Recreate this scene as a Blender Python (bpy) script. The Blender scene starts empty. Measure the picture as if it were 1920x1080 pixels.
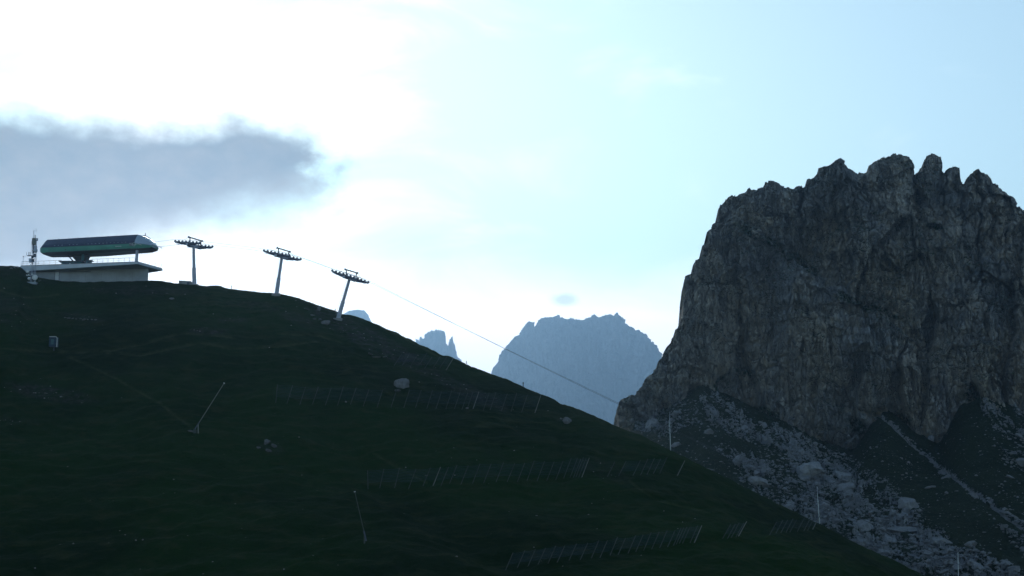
import bpy, math, random
import numpy as np

# ------------------------------------------------------------------ camera, light, sky
SC = bpy.context.scene
COL = SC.collection
F = 2637.0                      # focal length in pixels of the 1920 wide photograph
PITCH = math.radians(9.9)
CA, SA = math.cos(PITCH), math.sin(PITCH)

cam_data = bpy.data.cameras.new('camera')
cam = bpy.data.objects.new('camera', cam_data)
COL.objects.link(cam)
cam.location = (0, 0, 0)
cam.rotation_euler = (math.pi / 2 + PITCH, 0, 0)
cam_data.sensor_width = 36.0
cam_data.lens = 36.0 * F / 1920.0
cam_data.clip_start = 1.0
cam_data.clip_end = 60000.0
SC.camera = cam

SUN_EL = math.radians(14.5)
SUN_AZ = math.radians(-14.0)     # measured from +Y towards +X
SKY_STRENGTH = 0.14
SC.view_settings.view_transform = 'Standard'
SC.view_settings.look = 'None'
SC.view_settings.gamma = 1.0
SC.view_settings.use_curve_mapping = False
SC.view_settings.exposure = 0.3

sun_data = bpy.data.lights.new('sun', 'SUN')
sun_data.energy = 0.9
sun_data.angle = math.radians(12)
sun_data.color = (1.0, 0.93, 0.84)
sun = bpy.data.objects.new('sun', sun_data)
COL.objects.link(sun)
# the lamp shines along its local -Z: it stands ahead of the camera, behind the cloud
sun.rotation_euler = (math.pi / 2 - SUN_EL, 0, math.pi - SUN_AZ)

world = bpy.data.worlds.new('World')
SC.world = world
world.use_nodes = True
WN, WL = world.node_tree.nodes, world.node_tree.links
WN.clear()

def wn(t, **kw):
    n = WN.new(t)
    for k, v in kw.items():
        setattr(n, k, v)
    return n

def wmath(op, a, b=None, c=None, clamp=False):
    n = WN.new('ShaderNodeMath'); n.operation = op; n.use_clamp = clamp
    for i, v in enumerate((a, b, c)):
        if v is None: continue
        if isinstance(v, (int, float)): n.inputs[i].default_value = v
        else: WL.new(v, n.inputs[i])
    return n.outputs[0]

def wsmooth(v, lo, hi):
    n = WN.new('ShaderNodeMapRange'); n.interpolation_type = 'SMOOTHSTEP'; n.clamp = True
    WL.new(v, n.inputs['Value'])
    n.inputs['From Min'].default_value = lo; n.inputs['From Max'].default_value = hi
    n.inputs['To Min'].default_value = 0; n.inputs['To Max'].default_value = 1
    return n.outputs[0]

def wmix(fac, a, b):
    n = WN.new('ShaderNodeMix'); n.data_type = 'RGBA'; n.clamp_factor = True
    if isinstance(fac, (int, float)): n.inputs[0].default_value = fac
    else: WL.new(fac, n.inputs[0])
    for sock, v in ((n.inputs[6], a), (n.inputs[7], b)):
        if isinstance(v, tuple): sock.default_value = (*v, 1)
        else: WL.new(v, sock)
    return n.outputs[2]

def wnoise(vec, scale, detail=4, rough=0.5, dist=0.0):
    n = WN.new('ShaderNodeTexNoise'); WL.new(vec, n.inputs['Vector'])
    n.inputs['Scale'].default_value = scale; n.inputs['Detail'].default_value = detail
    n.inputs['Roughness'].default_value = rough; n.inputs['Distortion'].default_value = dist
    return n.outputs[0]

sky = wn('ShaderNodeTexSky'); sky.sky_type = 'NISHITA'; sky.sun_disc = False
sky.sun_elevation = SUN_EL; sky.sun_rotation = SUN_AZ
sky.altitude = 2000.0; sky.air_density = 1.0; sky.dust_density = 1.2; sky.ozone_density = 1.9
tc = wn('ShaderNodeTexCoord')
sep = wn('ShaderNodeSeparateXYZ'); WL.new(tc.outputs['Generated'], sep.inputs[0])
az = wmath('ARCTAN2', sep.outputs[0], sep.outputs[1])
el = wmath('ARCSINE', sep.outputs[2])
azd = wmath('MULTIPLY', az, 57.29578)      # degrees
eld = wmath('MULTIPLY', el, 57.29578)
comb = wn('ShaderNodeCombineXYZ'); WL.new(azd, comb.inputs[0]); WL.new(wmath('MULTIPLY', eld, 2.6), comb.inputs[1])
streak = comb.outputs[0]                    # flattened clouds lie in layers
comb2 = wn('ShaderNodeCombineXYZ'); WL.new(azd, comb2.inputs[0]); WL.new(wmath('MULTIPLY', eld, 1.4), comb2.inputs[1])
puffy = comb2.outputs[0]
n_big = wmath('SUBTRACT', wnoise(puffy, 0.22, 2, 0.5), 0.5)
n_mid = wmath('SUBTRACT', wnoise(puffy, 0.75, 5, 0.55), 0.5)
n_str = wmath('SUBTRACT', wnoise(streak, 0.12, 5, 0.55, 0.6), 0.5)
# angular distance from the veiled sun
da = wmath('SUBTRACT', azd, math.degrees(SUN_AZ))
de = wmath('SUBTRACT', eld, math.degrees(SUN_EL))
dist = wmath('SQRT', wmath('ADD', wmath('MULTIPLY', da, da), wmath('MULTIPLY', de, de)))
# thin veil cloud lit from behind by the sun, thinning out away from it
glow = wmath('EXPONENT', wmath('MULTIPLY', dist, -1.0 / 9.0))
lowv = wsmooth(wmath('ADD', eld, wmath('MULTIPLY', n_str, 3.0)), 12.5, 7.0)
veil = wmath('ADD', wmath('MULTIPLY', glow, 1.15), wmath('MULTIPLY', lowv, 1.2))
veil = wmath('ADD', veil, wmath('MULTIPLY', n_str, 1.7))
veil = wmath('ADD', veil, wmath('MULTIPLY', n_big, 0.3))
veil_m = wsmooth(veil, 0.15, 1.35)
veil_m = wmath('MULTIPLY', veil_m, wsmooth(sep.outputs[1], -0.3, 0.6))
skyc = wn('ShaderNodeVectorMath', operation='SCALE'); WL.new(sky.outputs[0], skyc.inputs[0]); skyc.inputs['Scale'].default_value = SKY_STRENGTH
# wide aureole of the thin high cloud round the sun
lobe = wmath('MULTIPLY', wmath('EXPONENT', wmath('MULTIPLY', dist, -1.0 / 60.0)), 3.3)
tint = wn('ShaderNodeVectorMath', operation='SCALE'); tint.inputs[0].default_value = (.90, .75, .46); WL.new(lobe, tint.inputs['Scale'])
one = wn('ShaderNodeVectorMath', operation='ADD'); WL.new(tint.outputs[0], one.inputs[0]); one.inputs[1].default_value = (1, 1, 1)
lob3 = wn('ShaderNodeVectorMath', operation='MULTIPLY'); WL.new(skyc.outputs[0], lob3.inputs[0]); WL.new(one.outputs[0], lob3.inputs[1])
sp = wn('ShaderNodeSeparateXYZ'); WL.new(lob3.outputs[0], sp.inputs[0])
cb = wn('ShaderNodeCombineXYZ')
for i, mx in enumerate((1.05, 1.6, 1.65)):          # tone curve put into the sky colour, softly capping each channel
    WL.new(wmath('MULTIPLY', wmath('SUBTRACT', 1.0, wmath('EXPONENT', wmath('MULTIPLY', sp.outputs[i], -1.0 / mx))), mx), cb.inputs[i])
SKYCOL = cb.outputs[0]
VEIL_COL = (2.0, 1.95, 1.85)
col = wmix(veil_m, SKYCOL, VEIL_COL)
# the grey-blue cloud in front of the sun
edge = wmath('ADD', wmath('MULTIPLY', n_big, 2.2), wmath('MULTIPLY', n_mid, 1.8))
def plane(a, b, c, lo, hi, k=1.0):          # a*az + b*el + c + k*noise, smooth 0..1
    v = wmath('ADD', wmath('ADD', wmath('MULTIPLY', azd, a), wmath('MULTIPLY', eld, b)), c)
    v = wmath('ADD', v, wmath('MULTIPLY', edge, k))
    return wsmooth(v, lo, hi)
hump = wmath('MULTIPLY', wmath('EXPONENT', wmath('MULTIPLY', wmath('POWER', wmath('ABSOLUTE', wmath('ADD', azd, 11.2)), 2.0), -0.30)), 0.9)
edge_s = edge
edge = wmath('ADD', edge, wmath('MULTIPLY', hump, 0.75))
m_top = plane(0.0, -1.0, 16.35, -0.3, 1.3, 0.70)
edge = edge_s
m_right = plane(-1.0, 0.0, -6.6, -0.8, 2.3, 2.3)
m_bot = plane(-0.33, 1.0, -16.2, -1.6, 1.6, 1.0)
m_left = plane(1.0, 0.0, 34.0, -6, 6, 4.0)
cm = wmath('MULTIPLY', wmath('MULTIPLY', m_top, m_right), wmath('MULTIPLY', m_bot, m_left))
cshade = wsmooth(wmath('ADD', wmath('MULTIPLY', wmath('SUBTRACT', 14.6, eld), 0.16), wmath('MULTIPLY', n_mid, 1.2)), -0.6, 1.1)
ccol = wmix(cshade, (0.14, 0.13, 0.12), (0.44, 0.35, 0.27))
col = wmix(wmath('MULTIPLY', cm, 0.97), col, ccol)
# the small faint grey cloud above the far massif
d1 = wmath('MULTIPLY', wmath('SUBTRACT', azd, 2.15), 1.0)
d2 = wmath('MULTIPLY', wmath('SUBTRACT', eld, 9.42), 2.3)
r1 = wmath('SQRT', wmath('ADD', wmath('MULTIPLY', d1, d1), wmath('MULTIPLY', d2, d2)))
sm = wsmooth(wmath('ADD', r1, wmath('MULTIPLY', n_mid, 1.2)), 0.85, 0.1)
col = wmix(wmath('MULTIPLY', sm, 0.6), col, (0.62, 0.80, 0.93))
bg = wn('ShaderNodeBackground'); WL.new(col, bg.inputs[0]); bg.inputs[1].default_value = 1.0
wo = wn('ShaderNodeOutputWorld'); WL.new(bg.outputs[0], wo.inputs[0])

# ------------------------------------------------------------------ helpers
random.seed(7)
RNG = np.random.default_rng(7)

def st(px, py):
    """pixel of the photograph -> (x/y, z/y) of that line of sight"""
    u = (np.asarray(px, float) - 960.0) / F
    v = (540.0 - np.asarray(py, float)) / F
    d = CA - v * SA
    return u / d, (SA + v * CA) / d

def at(px, py, Y):
    s, t = st(px, py)
    return (float(s * Y), float(Y), float(t * Y))

def project(x, y, z):
    fwd = y * CA + z * SA
    up = -y * SA + z * CA
    return 960.0 + F * x / fwd, 540.0 - F * up / fwd

def _hash(ix, iy, iz, seed):
    h = (ix.astype(np.int64) * 374761393 + iy.astype(np.int64) * 668265263 + iz.astype(np.int64) * 2147483647 + seed * 1274126177) & 0xFFFFFFFF
    h = ((h ^ (h >> 13)) * 1274126177) & 0xFFFFFFFF
    h = ((h ^ (h >> 15)) * 2246822519) & 0xFFFFFFFF
    return h ^ (h >> 16)

def rnd(ix, iy, iz, seed):
    return _hash(ix, iy, iz, seed).astype(np.float64) / 4294967295.0

def vnoise(x, y, seed=0):
    """smooth gradient noise in 2D, about -1..1"""
    ix = np.floor(x); iy = np.floor(y)
    fx = x - ix; fy = y - iy
    ix = ix.astype(np.int64); iy = iy.astype(np.int64)
    z0 = np.zeros_like(ix)
    def g(ax, ay, dx, dy):
        a = rnd(ax, ay, z0, seed) * 2 * np.pi
        return np.cos(a) * dx + np.sin(a) * dy
    u = fx * fx * fx * (fx * (fx * 6 - 15) + 10)
    v = fy * fy * fy * (fy * (fy * 6 - 15) + 10)
    a = g(ix, iy, fx, fy); b = g(ix + 1, iy, fx - 1, fy)
    c = g(ix, iy + 1, fx, fy - 1); d = g(ix + 1, iy + 1, fx - 1, fy - 1)
    return ((a + (b - a) * u) * (1 - v) + (c + (d - c) * u) * v) * 1.5

def fbm(x, y, octaves=4, seed=0, gain=0.5, lac=2.03):
    s = np.zeros(np.broadcast(x, y).shape); a = 1.0; k = 1.0
    for i in range(octaves):
        s += a * vnoise(x * k + 17.3 * i, y * k - 9.1 * i, seed + i)
        a *= gain; k *= lac
    return s

def ridged(x, y, octaves=4, seed=0):
    s = np.zeros(np.broadcast(x, y).shape); a = 1.0; k = 1.0
    for i in range(octaves):
        s += a * (1 - np.abs(vnoise(x * k + 5.7 * i, y * k + 3.3 * i, seed + i)) * 2)
        a *= 0.5; k *= 2.1
    return s

def cells(x, y, seed=0):
    """voronoi: random value, local offset to the nearest point, distance to the border"""
    ix = np.floor(x).astype(np.int64); iy = np.floor(y).astype(np.int64)
    z0 = np.zeros_like(ix)
    best = np.full(x.shape, 1e9); sec = np.full(x.shape, 1e9)
    bx = np.zeros(x.shape); by = np.zeros(x.shape)
    bi = np.zeros(x.shape, np.int64); bj = np.zeros(x.shape, np.int64)
    for i in (-1, 0, 1):
        for j in (-1, 0, 1):
            cx = ix + i; cy = iy + j
            dx = cx + rnd(cx, cy, z0, seed) - x
            dy = cy + rnd(cx, cy, z0, seed + 91) - y
            d = dx * dx + dy * dy
            m = d < best
            sec = np.where(m, best, np.minimum(sec, d))
            best = np.where(m, d, best)
            bx = np.where(m, dx, bx); by = np.where(m, dy, by)
            bi = np.where(m, cx, bi); bj = np.where(m, cy, bj)
    return rnd(bi, bj, z0, seed + 7), rnd(bi, bj, z0, seed + 13) - .5, rnd(bi, bj, z0, seed + 29) - .5, bx, by, np.sqrt(sec) - np.sqrt(best)

def facets(x, y, seed, tilt=1.0):
    """blocky rock: every cell a tilted plane at its own height, -1..1"""
    r, gx, gy, dx, dy, e = cells(x, y, seed)
    return (r - .5) * 1.6 + (gx * dx + gy * dy) * 2.0 * tilt, e

def sstep(a, b, x):
    t = np.clip((x - a) / (b - a), 0, 1)
    return t * t * (3 - 2 * t)

def polydist(px, py, pts):
    """distance in photo pixels from points to a polyline"""
    best = np.full(px.shape, 1e9)
    for (x0, y0), (x1, y1) in zip(pts[:-1], pts[1:]):
        vx, vy = x1 - x0, y1 - y0
        t = np.clip(((px - x0) * vx + (py - y0) * vy) / (vx * vx + vy * vy), 0, 1)
        best = np.minimum(best, np.hypot(px - x0 - t * vx, py - y0 - t * vy))
    return best

def inpoly(px, py, pts):
    m = np.zeros(px.shape, bool)
    n = len(pts)
    for i in range(n):
        x0, y0 = pts[i]; x1, y1 = pts[(i + 1) % n]
        c = ((y0 > py) != (y1 > py)) & (px < (x1 - x0) * (py - y0) / ((y1 - y0) if y1 != y0 else 1e-9) + x0)
        m ^= c
    return m

def grid_mesh(name, X, Y, Z, material, attrs=None, smooth=True, flip=False):
    h, w = X.shape
    me = bpy.data.meshes.new(name)
    co = np.stack([X, Y, Z], -1).reshape(-1, 3).astype(np.float32)
    i = np.arange(h - 1)[:, None] * w + np.arange(w - 1)[None, :]
    q = np.stack([i, i + 1, i + w + 1, i + w], -1).reshape(-1, 4)
    if flip: q = q[:, ::-1]
    me.vertices.add(len(co)); me.vertices.foreach_set('co', co.ravel())
    me.loops.add(q.size); me.loops.foreach_set('vertex_index', q.ravel().astype(np.int32))
    me.polygons.add(len(q))
    me.polygons.foreach_set('loop_start', (np.arange(len(q)) * 4).astype(np.int32))
    me.polygons.foreach_set('use_smooth', np.full(len(q), smooth))
    for k, v in (attrs or {}).items():
        a = me.attributes.new(k, 'FLOAT', 'POINT')
        a.data.foreach_set('value', np.asarray(v, np.float32).ravel())
    me.update(calc_edges=True)
    me.materials.append(material)
    o = bpy.data.objects.new(name, me)
    COL.objects.link(o)
    return o

class MB:
    """collects shapes and links them as one mesh object"""
    def __init__(self): self.v = []; self.f = []
    def add(self, vs, fs):
        n = len(self.v); self.v += [tuple(map(float, p)) for p in vs]; self.f += [tuple(i + n for i in f) for f in fs]
        return self
    def box(self, c, size, ax=None):
        ax = ax or ((1, 0, 0), (0, 1, 0), (0, 0, 1))
        ax = [np.array(a, float) / np.linalg.norm(a) for a in ax]
        c = np.array(c, float); hx, hy, hz = [ax[i] * size[i] / 2 for i in range(3)]
        vs = [c + sx * hx + sy * hy + sz * hz for sz in (-1, 1) for sy in (-1, 1) for sx in (-1, 1)]
        return self.add(vs, [(0, 2, 3, 1), (4, 5, 7, 6), (0, 1, 5, 4), (2, 6, 7, 3), (0, 4, 6, 2), (1, 3, 7, 5)])
    def tube(self, a, b, r0, r1=None, n=8):
        a = np.array(a, float); b = np.array(b, float); r1 = r0 if r1 is None else r1
        d = (b - a) / np.linalg.norm(b - a)
        u = np.cross(d, (0, 0, 1)) if abs(d[2]) < .9 else np.cross(d, (1, 0, 0))
        u /= np.linalg.norm(u); w = np.cross(d, u)
        vs = [a + r0 * (u * math.cos(2 * math.pi * i / n) + w * math.sin(2 * math.pi * i / n)) for i in range(n)]
        vs += [b + r1 * (u * math.cos(2 * math.pi * i / n) + w * math.sin(2 * math.pi * i / n)) for i in range(n)]
        fs = [(i, (i + 1) % n, n + (i + 1) % n, n + i) for i in range(n)] + [tuple(range(n - 1, -1, -1)), tuple(range(n, 2 * n))]
        return self.add(vs, fs)
    def path(self, pts, r, n=6):
        for a, b in zip(pts[:-1], pts[1:]): self.tube(a, b, r, r, n)
        return self
    def loft(self, rings, closed=True, caps=True):
        n = len(rings[0]); vs = [p for r in rings for p in r]; fs = []
        for k in range(len(rings) - 1):
            for i in range(n if closed else n - 1):
                j = (i + 1) % n
                fs.append((k * n + i, k * n + j, (k + 1) * n + j, (k + 1) * n + i))
        if caps: fs += [tuple(range(n - 1, -1, -1)), tuple((len(rings) - 1) * n + i for i in range(n))]
        return self.add(vs, fs)
    def build(self, name, material, parent=None, smooth=False, origin=None):
        me = bpy.data.meshes.new(name)
        o = bpy.data.objects.new(name, me)
        off = np.zeros(3)
        if parent is not None:
            off = np.array(parent.location) + (np.array(parent.parent.location) if parent.parent else 0)
        elif origin is not None:
            off = np.array(origin, float); o.location = origin
        me.from_pydata([tuple(np.array(p) - off) for p in self.v], [], self.f)
        me.materials.append(material)
        if smooth: me.polygons.foreach_set('use_smooth', [True] * len(me.polygons))
        me.update()
        COL.objects.link(o)
        if parent is not None: o.parent = parent
        return o

def tag(o, label=None, cat=None, group=None, kind=None):
    if label: o['label'] = label
    if cat: o['category'] = cat
    if group: o['group'] = group
    if kind: o['kind'] = kind
    return o

def empty(name, loc, label, cat, group=None):
    o = bpy.data.objects.new(name, None); COL.objects.link(o); o.location = loc
    o.empty_display_size = 0.5
    return tag(o, label, cat, group)

# ------------------------------------------------------------------ materials
def new_mat(name):
    m = bpy.data.materials.new(name); m.use_nodes = True
    return m, m.node_tree.nodes, m.node_tree.links, m.node_tree.nodes['Principled BSDF']

def simple(name, color, rough=0.7, metal=0.0, var=0.18, scale=3.0, spec=0.3):
    """plain surface with some wear so that it is never one flat tone"""
    m, N, L, b = new_mat(name)
    t = N.new('ShaderNodeTexCoord')
    n = N.new('ShaderNodeTexNoise'); n.inputs['Scale'].default_value = scale; n.inputs['Detail'].default_value = 6
    L.new(t.outputs['Object'], n.inputs['Vector'])
    mr = N.new('ShaderNodeMapRange'); mr.inputs['From Min'].default_value = .3; mr.inputs['From Max'].default_value = .7
    mr.inputs['To Min'].default_value = 1 - var; mr.inputs['To Max'].default_value = 1 + var
    L.new(n.outputs[0], mr.inputs['Value'])
    mx = N.new('ShaderNodeVectorMath'); mx.operation = 'SCALE'; mx.inputs[0].default_value = color
    L.new(mr.outputs[0], mx.inputs['Scale'])
    L.new(mx.outputs[0], b.inputs['Base Color'])
    b.inputs['Roughness'].default_value = rough; b.inputs['Metallic'].default_value = metal
    b.inputs['Specular IOR Level'].default_value = spec
    return m

class NT:
    """short hand for building a material's nodes"""
    def __init__(self, name):
        self.m, self.N, self.L, self.b = new_mat(name)
        self.tc = self.N.new('ShaderNodeTexCoord').outputs['Object']
    def mapv(self, scale):
        n = self.N.new('ShaderNodeMapping'); n.inputs['Scale'].default_value = scale
        self.L.new(self.tc, n.inputs['Vector']); return n.outputs[0]
    def noise(self, vec, scale, detail=6, rough=.55, dist=0.0):
        n = self.N.new('ShaderNodeTexNoise'); self.L.new(vec, n.inputs['Vector'])
        n.inputs['Scale'].default_value = scale; n.inputs['Detail'].default_value = detail
        n.inputs['Roughness'].default_value = rough; n.inputs['Distortion'].default_value = dist
        return n.outputs[0]
    def voro(self, vec, scale, feature='DISTANCE_TO_EDGE'):
        n = self.N.new('ShaderNodeTexVoronoi'); n.feature = feature; self.L.new(vec, n.inputs['Vector'])
        n.inputs['Scale'].default_value = scale
        return n.outputs['Distance']
    def rng(self, v, a, b, c=0.0, d=1.0):
        n = self.N.new('ShaderNodeMapRange'); self.L.new(v, n.inputs['Value'])
        for k, x in zip(('From Min', 'From Max', 'To Min', 'To Max'), (a, b, c, d)): n.inputs[k].default_value = x
        return n.outputs[0]
    def math(self, op, a, b):
        n = self.N.new('ShaderNodeMath'); n.operation = op
        for i, v in enumerate((a, b)):
            if isinstance(v, (int, float)): n.inputs[i].default_value = v
            else: self.L.new(v, n.inputs[i])
        return n.outputs[0]
    def mix(self, f, a, b, blend='MIX'):
        n = self.N.new('ShaderNodeMix'); n.data_type = 'RGBA'; n.blend_type = blend
        if isinstance(f, (int, float)): n.inputs[0].default_value = f
        else: self.L.new(f, n.inputs[0])
        for s, v in ((n.inputs[6], a), (n.inputs[7], b)):
            if isinstance(v, tuple): s.default_value = (*v, 1)
            else: self.L.new(v, s)
        return n.outputs[2]
    def attr(self, name):
        n = self.N.new('ShaderNodeAttribute'); n.attribute_name = name; return n.outputs['Fac']
    def bump(self, h, strength, dist, prev=None):
        n = self.N.new('ShaderNodeBump'); n.inputs['Strength'].default_value = strength
        n.inputs['Distance'].default_value = dist; self.L.new(h, n.inputs['Height'])
        if prev is not None: self.L.new(prev, n.inputs['Normal'])
        return n.outputs[0]
    def done(self, color, normal=None, rough=.95, spec=.15):
        self.L.new(color, self.b.inputs['Base Color'])
        if normal is not None: self.L.new(normal, self.b.inputs['Normal'])
        self.b.inputs['Roughness'].default_value = rough
        self.b.inputs['Specular IOR Level'].default_value = spec
        return self.m

def rock_nodes(T, k=1.0, base=(0.43, 0.43, 0.43), warm=(0.70, 0.61, 0.48), dark=(0.06, 0.065, 0.075), ck=.75):
    """dolomite: grey with pale ochre faces, black water streaks and cracks; k scales the features"""
    big = T.noise(T.mapv((1, 1, .6)), .035 * k, 6, .62, .5)
    mid = T.noise(T.mapv((1, 1, .4)), .3 * k, 9, .7, .3)
    strk = T.noise(T.mapv((1, 1, .1)), .8 * k, 8, .7)
    fine = T.noise(T.tc, 1.9 * k, 9, .75)
    c = T.mix(T.rng(big, .41, .53), base, warm)
    pat = T.noise(T.mapv((1, 1, .5)), .08 * k, 6, .6, .8)
    c = T.mix(T.rng(pat, .40, .56, .55, 0), c, dark)
    c = T.mix(T.rng(mid, .36, .52), T.mix(.6, c, dark), c)
    c = T.mix(T.rng(strk, .54, .70, 0, .75), c, dark)
    c = T.mix(T.rng(fine, .3, .75, 0, .8), c, T.mix(.6, c, (.52, .52, .50)))
    crack = T.voro(T.mapv((1, 1, .4)), .26 * k)
    c = T.mix(T.rng(crack, .0, .03, ck, 0), c, (.05, .052, .055))
    n = T.bump(strk, 1.0, 1.5 / k)
    n = T.bump(mid, 1.0, 3.0 / k, n)
    n = T.bump(fine, 1.0, .8 / k, n)
    n = T.bump(T.rng(crack, 0, .08), ck, .5 / k, n)
    return c, n

def up_mask(T, lo, hi):
    g = T.N.new('ShaderNodeNewGeometry')
    s = T.N.new('ShaderNodeSeparateXYZ'); T.L.new(g.outputs['True Normal'], s.inputs[0])
    return T.rng(s.outputs[2], lo, hi)

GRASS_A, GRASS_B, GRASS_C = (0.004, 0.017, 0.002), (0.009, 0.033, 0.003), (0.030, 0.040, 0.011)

def mat_cliff():
    T = NT('cliff_rock')
    c, n = rock_nodes(T)
    g = T.math('MULTIPLY', T.rng(T.noise(T.tc, .05, 5, .6), .47, .56), up_mask(T, .28, .62))
    g = T.math('MULTIPLY', g, T.rng(T.noise(T.tc, .7, 5, .7), .35, .55))
    g = T.math('MAXIMUM', g, T.math('MULTIPLY', T.attr('turf'), T.rng(T.noise(T.tc, .5, 6, .7), .38, .52)))
    c = T.mix(g, c, GRASS_B)
    return T.done(c, n)

def mat_far():
    T = NT('far_rock')
    c, n = rock_nodes(T, .05, (.36, .37, .39), (.62, .58, .52), (.05, .055, .07), ck=.1)
    return T.done(c, n)

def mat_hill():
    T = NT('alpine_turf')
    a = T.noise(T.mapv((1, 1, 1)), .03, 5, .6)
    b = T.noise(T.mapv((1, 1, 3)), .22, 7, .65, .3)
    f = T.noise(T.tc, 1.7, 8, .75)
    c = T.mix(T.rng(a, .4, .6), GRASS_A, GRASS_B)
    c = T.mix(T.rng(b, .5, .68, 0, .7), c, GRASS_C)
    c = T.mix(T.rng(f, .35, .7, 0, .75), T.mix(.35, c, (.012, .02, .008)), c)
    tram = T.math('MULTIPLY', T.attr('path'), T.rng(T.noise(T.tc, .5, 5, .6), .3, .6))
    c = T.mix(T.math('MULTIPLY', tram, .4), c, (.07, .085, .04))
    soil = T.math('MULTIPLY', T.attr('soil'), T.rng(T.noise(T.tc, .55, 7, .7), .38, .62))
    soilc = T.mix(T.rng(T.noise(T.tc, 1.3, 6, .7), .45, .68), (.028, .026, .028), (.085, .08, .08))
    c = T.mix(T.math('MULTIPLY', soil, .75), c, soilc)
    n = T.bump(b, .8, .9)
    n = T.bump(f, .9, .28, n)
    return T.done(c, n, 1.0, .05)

def mat_scree():
    T = NT('scree_and_turf')
    rc, n = rock_nodes(T, 2.5, (0.25, 0.26, 0.28), (0.31, 0.31, 0.30), (0.09, 0.095, 0.105), ck=.4)
    a = T.noise(T.tc, .06, 5, .6)
    f = T.noise(T.tc, .9, 7, .75)
    g = T.mix(T.rng(a, .4, .6), GRASS_A, (.014, .028, .008))
    g = T.mix(T.rng(f, .45, .7), g, (.026, .032, .014))
    spk = T.rng(T.noise(T.tc, .8, 4, .7), .64, .69)
    g = T.mix(T.math('MULTIPLY', spk, .7), g, (.26, .255, .24))
    m = T.attr('rock')
    m = T.rng(T.math('ADD', m, T.rng(T.noise(T.mapv((1, 1, 1.6)), .75, 9, .75), .3, .7, -1.0, 1.0)), .60, .72)
    c = T.mix(m, g, rc)
    n = T.bump(f, .8, .35, n)
    return T.done(c, n)

def mat_boulder():
    T = NT('boulder_rock')
    oi = T.N.new('ShaderNodeObjectInfo')
    c, n = rock_nodes(T, 4.0, (0.24, 0.25, 0.27), (0.30, 0.295, 0.29), (0.11, 0.115, 0.125), ck=.15)
    c = T.mix(T.rng(oi.outputs['Random'], 0, 1, 0, .45), c, (.18, .18, .185))
    c = T.mix(T.math('MULTIPLY', up_mask(T, .8, .98), .35), c, (.09, .10, .06))
    return T.done(c, n)

M_CLIFF, M_FAR, M_HILL, M_SCREE, M_BOULDER = mat_cliff(), mat_far(), mat_hill(), mat_scree(), mat_boulder()
M_CONC = simple('concrete', (0.34, 0.37, 0.40), .85, 0, .13, .6)
M_CONC_D = simple('concrete_weathered', (0.24, 0.24, 0.235), .9, 0, .25, .8)
M_SLAB = simple('painted_fascia', (0.60, 0.64, 0.68), .8, 0, .10, .6)
M_ROOF = simple('shell_roof_dark_blue', (0.035, 0.045, 0.085), .35, 0, .12, .5, .5)
M_GREEN = simple('shell_green', (0.07, 0.27, 0.20), .4, 0, .12, .5, .5)
M_BELLY = simple('shell_underside', (0.045, 0.05, 0.05), .6, 0, .2, .7)
M_GLAZE = simple('nose_glazing', (0.42, 0.50, 0.56), .18, 0.3, .08, .8, .6)
M_STEEL = simple('galvanised_steel', (0.42, 0.45, 0.52), .55, .15, .15, 2.0)
M_DARK = simple('dark_steel', (0.085, 0.095, 0.13), .55, .2, .2, 2.0)
M_TEAL = simple('cabin_teal', (0.05, 0.13, 0.14), .55, 0, .12, 1.0)
M_WHITE = simple('white_paint', (0.70, 0.71, 0.70), .5, 0, .08, 2.0)
M_PALE = simple('pale_plastic', (0.50, 0.52, 0.50), .5, 0, .1, 2.0)
M_DOOR = simple('grey_white_door', (0.62, 0.66, 0.68), .5, 0, .06, 2.0)
M_WOOD = simple('weathered_wood', (0.06, 0.07, 0.065), .9, 0, .3, 1.5)
M_WOOD_B = simple('bleached_wood', (0.16, 0.165, 0.15), .9, 0, .2, 1.5)
M_LANCE = simple('dull_grey_tube', (0.20, 0.21, 0.19), .7, 0, .1, 2.0)
M_LANCE_D = simple('dark_grey_tube', (0.075, 0.085, 0.075), .8, 0, .1, 2.0)
M_NET = simple('blue_grey_net', (0.05, 0.075, 0.14), .8, 0, .15, 1.0)
M_CABLE = simple('steel_rope', (0.10, 0.10, 0.11), .6, .3, .1, 1.0)
M_BLUE = simple('dark_blue_tarp', (0.018, 0.04, 0.07), .6, 0, .3, 2.0)
M_VALLEY = simple('valley_meadow', (0.045, 0.065, 0.028), 1.0, 0, .35, .004, .05)

# ------------------------------------------------------------------ near hill
CREST = [(-700, 560), (-300, 520), (0, 499), (38, 501), (48, 511), (70, 521), (95, 526), (130, 529), (200, 529), (282, 526.5),
         (310, 528), (336, 532), (372, 534), (388, 536), (396, 534.5), (411, 535), (422, 540), (470, 546), (520, 551), (556, 558),
         (600, 573), (640, 588), (662, 591), (690, 602), (740, 622), (800, 650), (830, 667), (845, 668), (870, 681),
         (925, 702), (960, 715), (1000, 735), (1040, 750), (1052, 759), (1072, 762), (1110, 778), (1160, 802), (1200, 815),
         (1260, 847), (1330, 881), (1400, 918), (1450, 941), (1500, 965), (1540, 986), (1600, 1016), (1680, 1052),
         (1740, 1084), (1900, 1150), (2300, 1300), (3200, 1500)]
_cs, _ct = st([p[0] for p in CREST], [p[1] for p in CREST])
_ys, _ = st([-700, 0, 280, 400, 520, 640, 800, 1000, 1160, 1400, 1730, 2300, 3200], [700] * 13)
_yv = [285, 287, 287, 290, 285, 286, 277, 258, 244, 230, 216, 200, 190]
YB = 165.0
_fs = np.linspace(-0.8, 1.0, 3000)
_ker = np.hanning(9); _ker /= _ker.sum()
_crest_t = np.convolve(np.pad(np.interp(_fs, _cs, _ct), 4, mode='edge'), _ker, 'valid')
_ker2 = np.hanning(201); _ker2 /= _ker2.sum()
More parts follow.
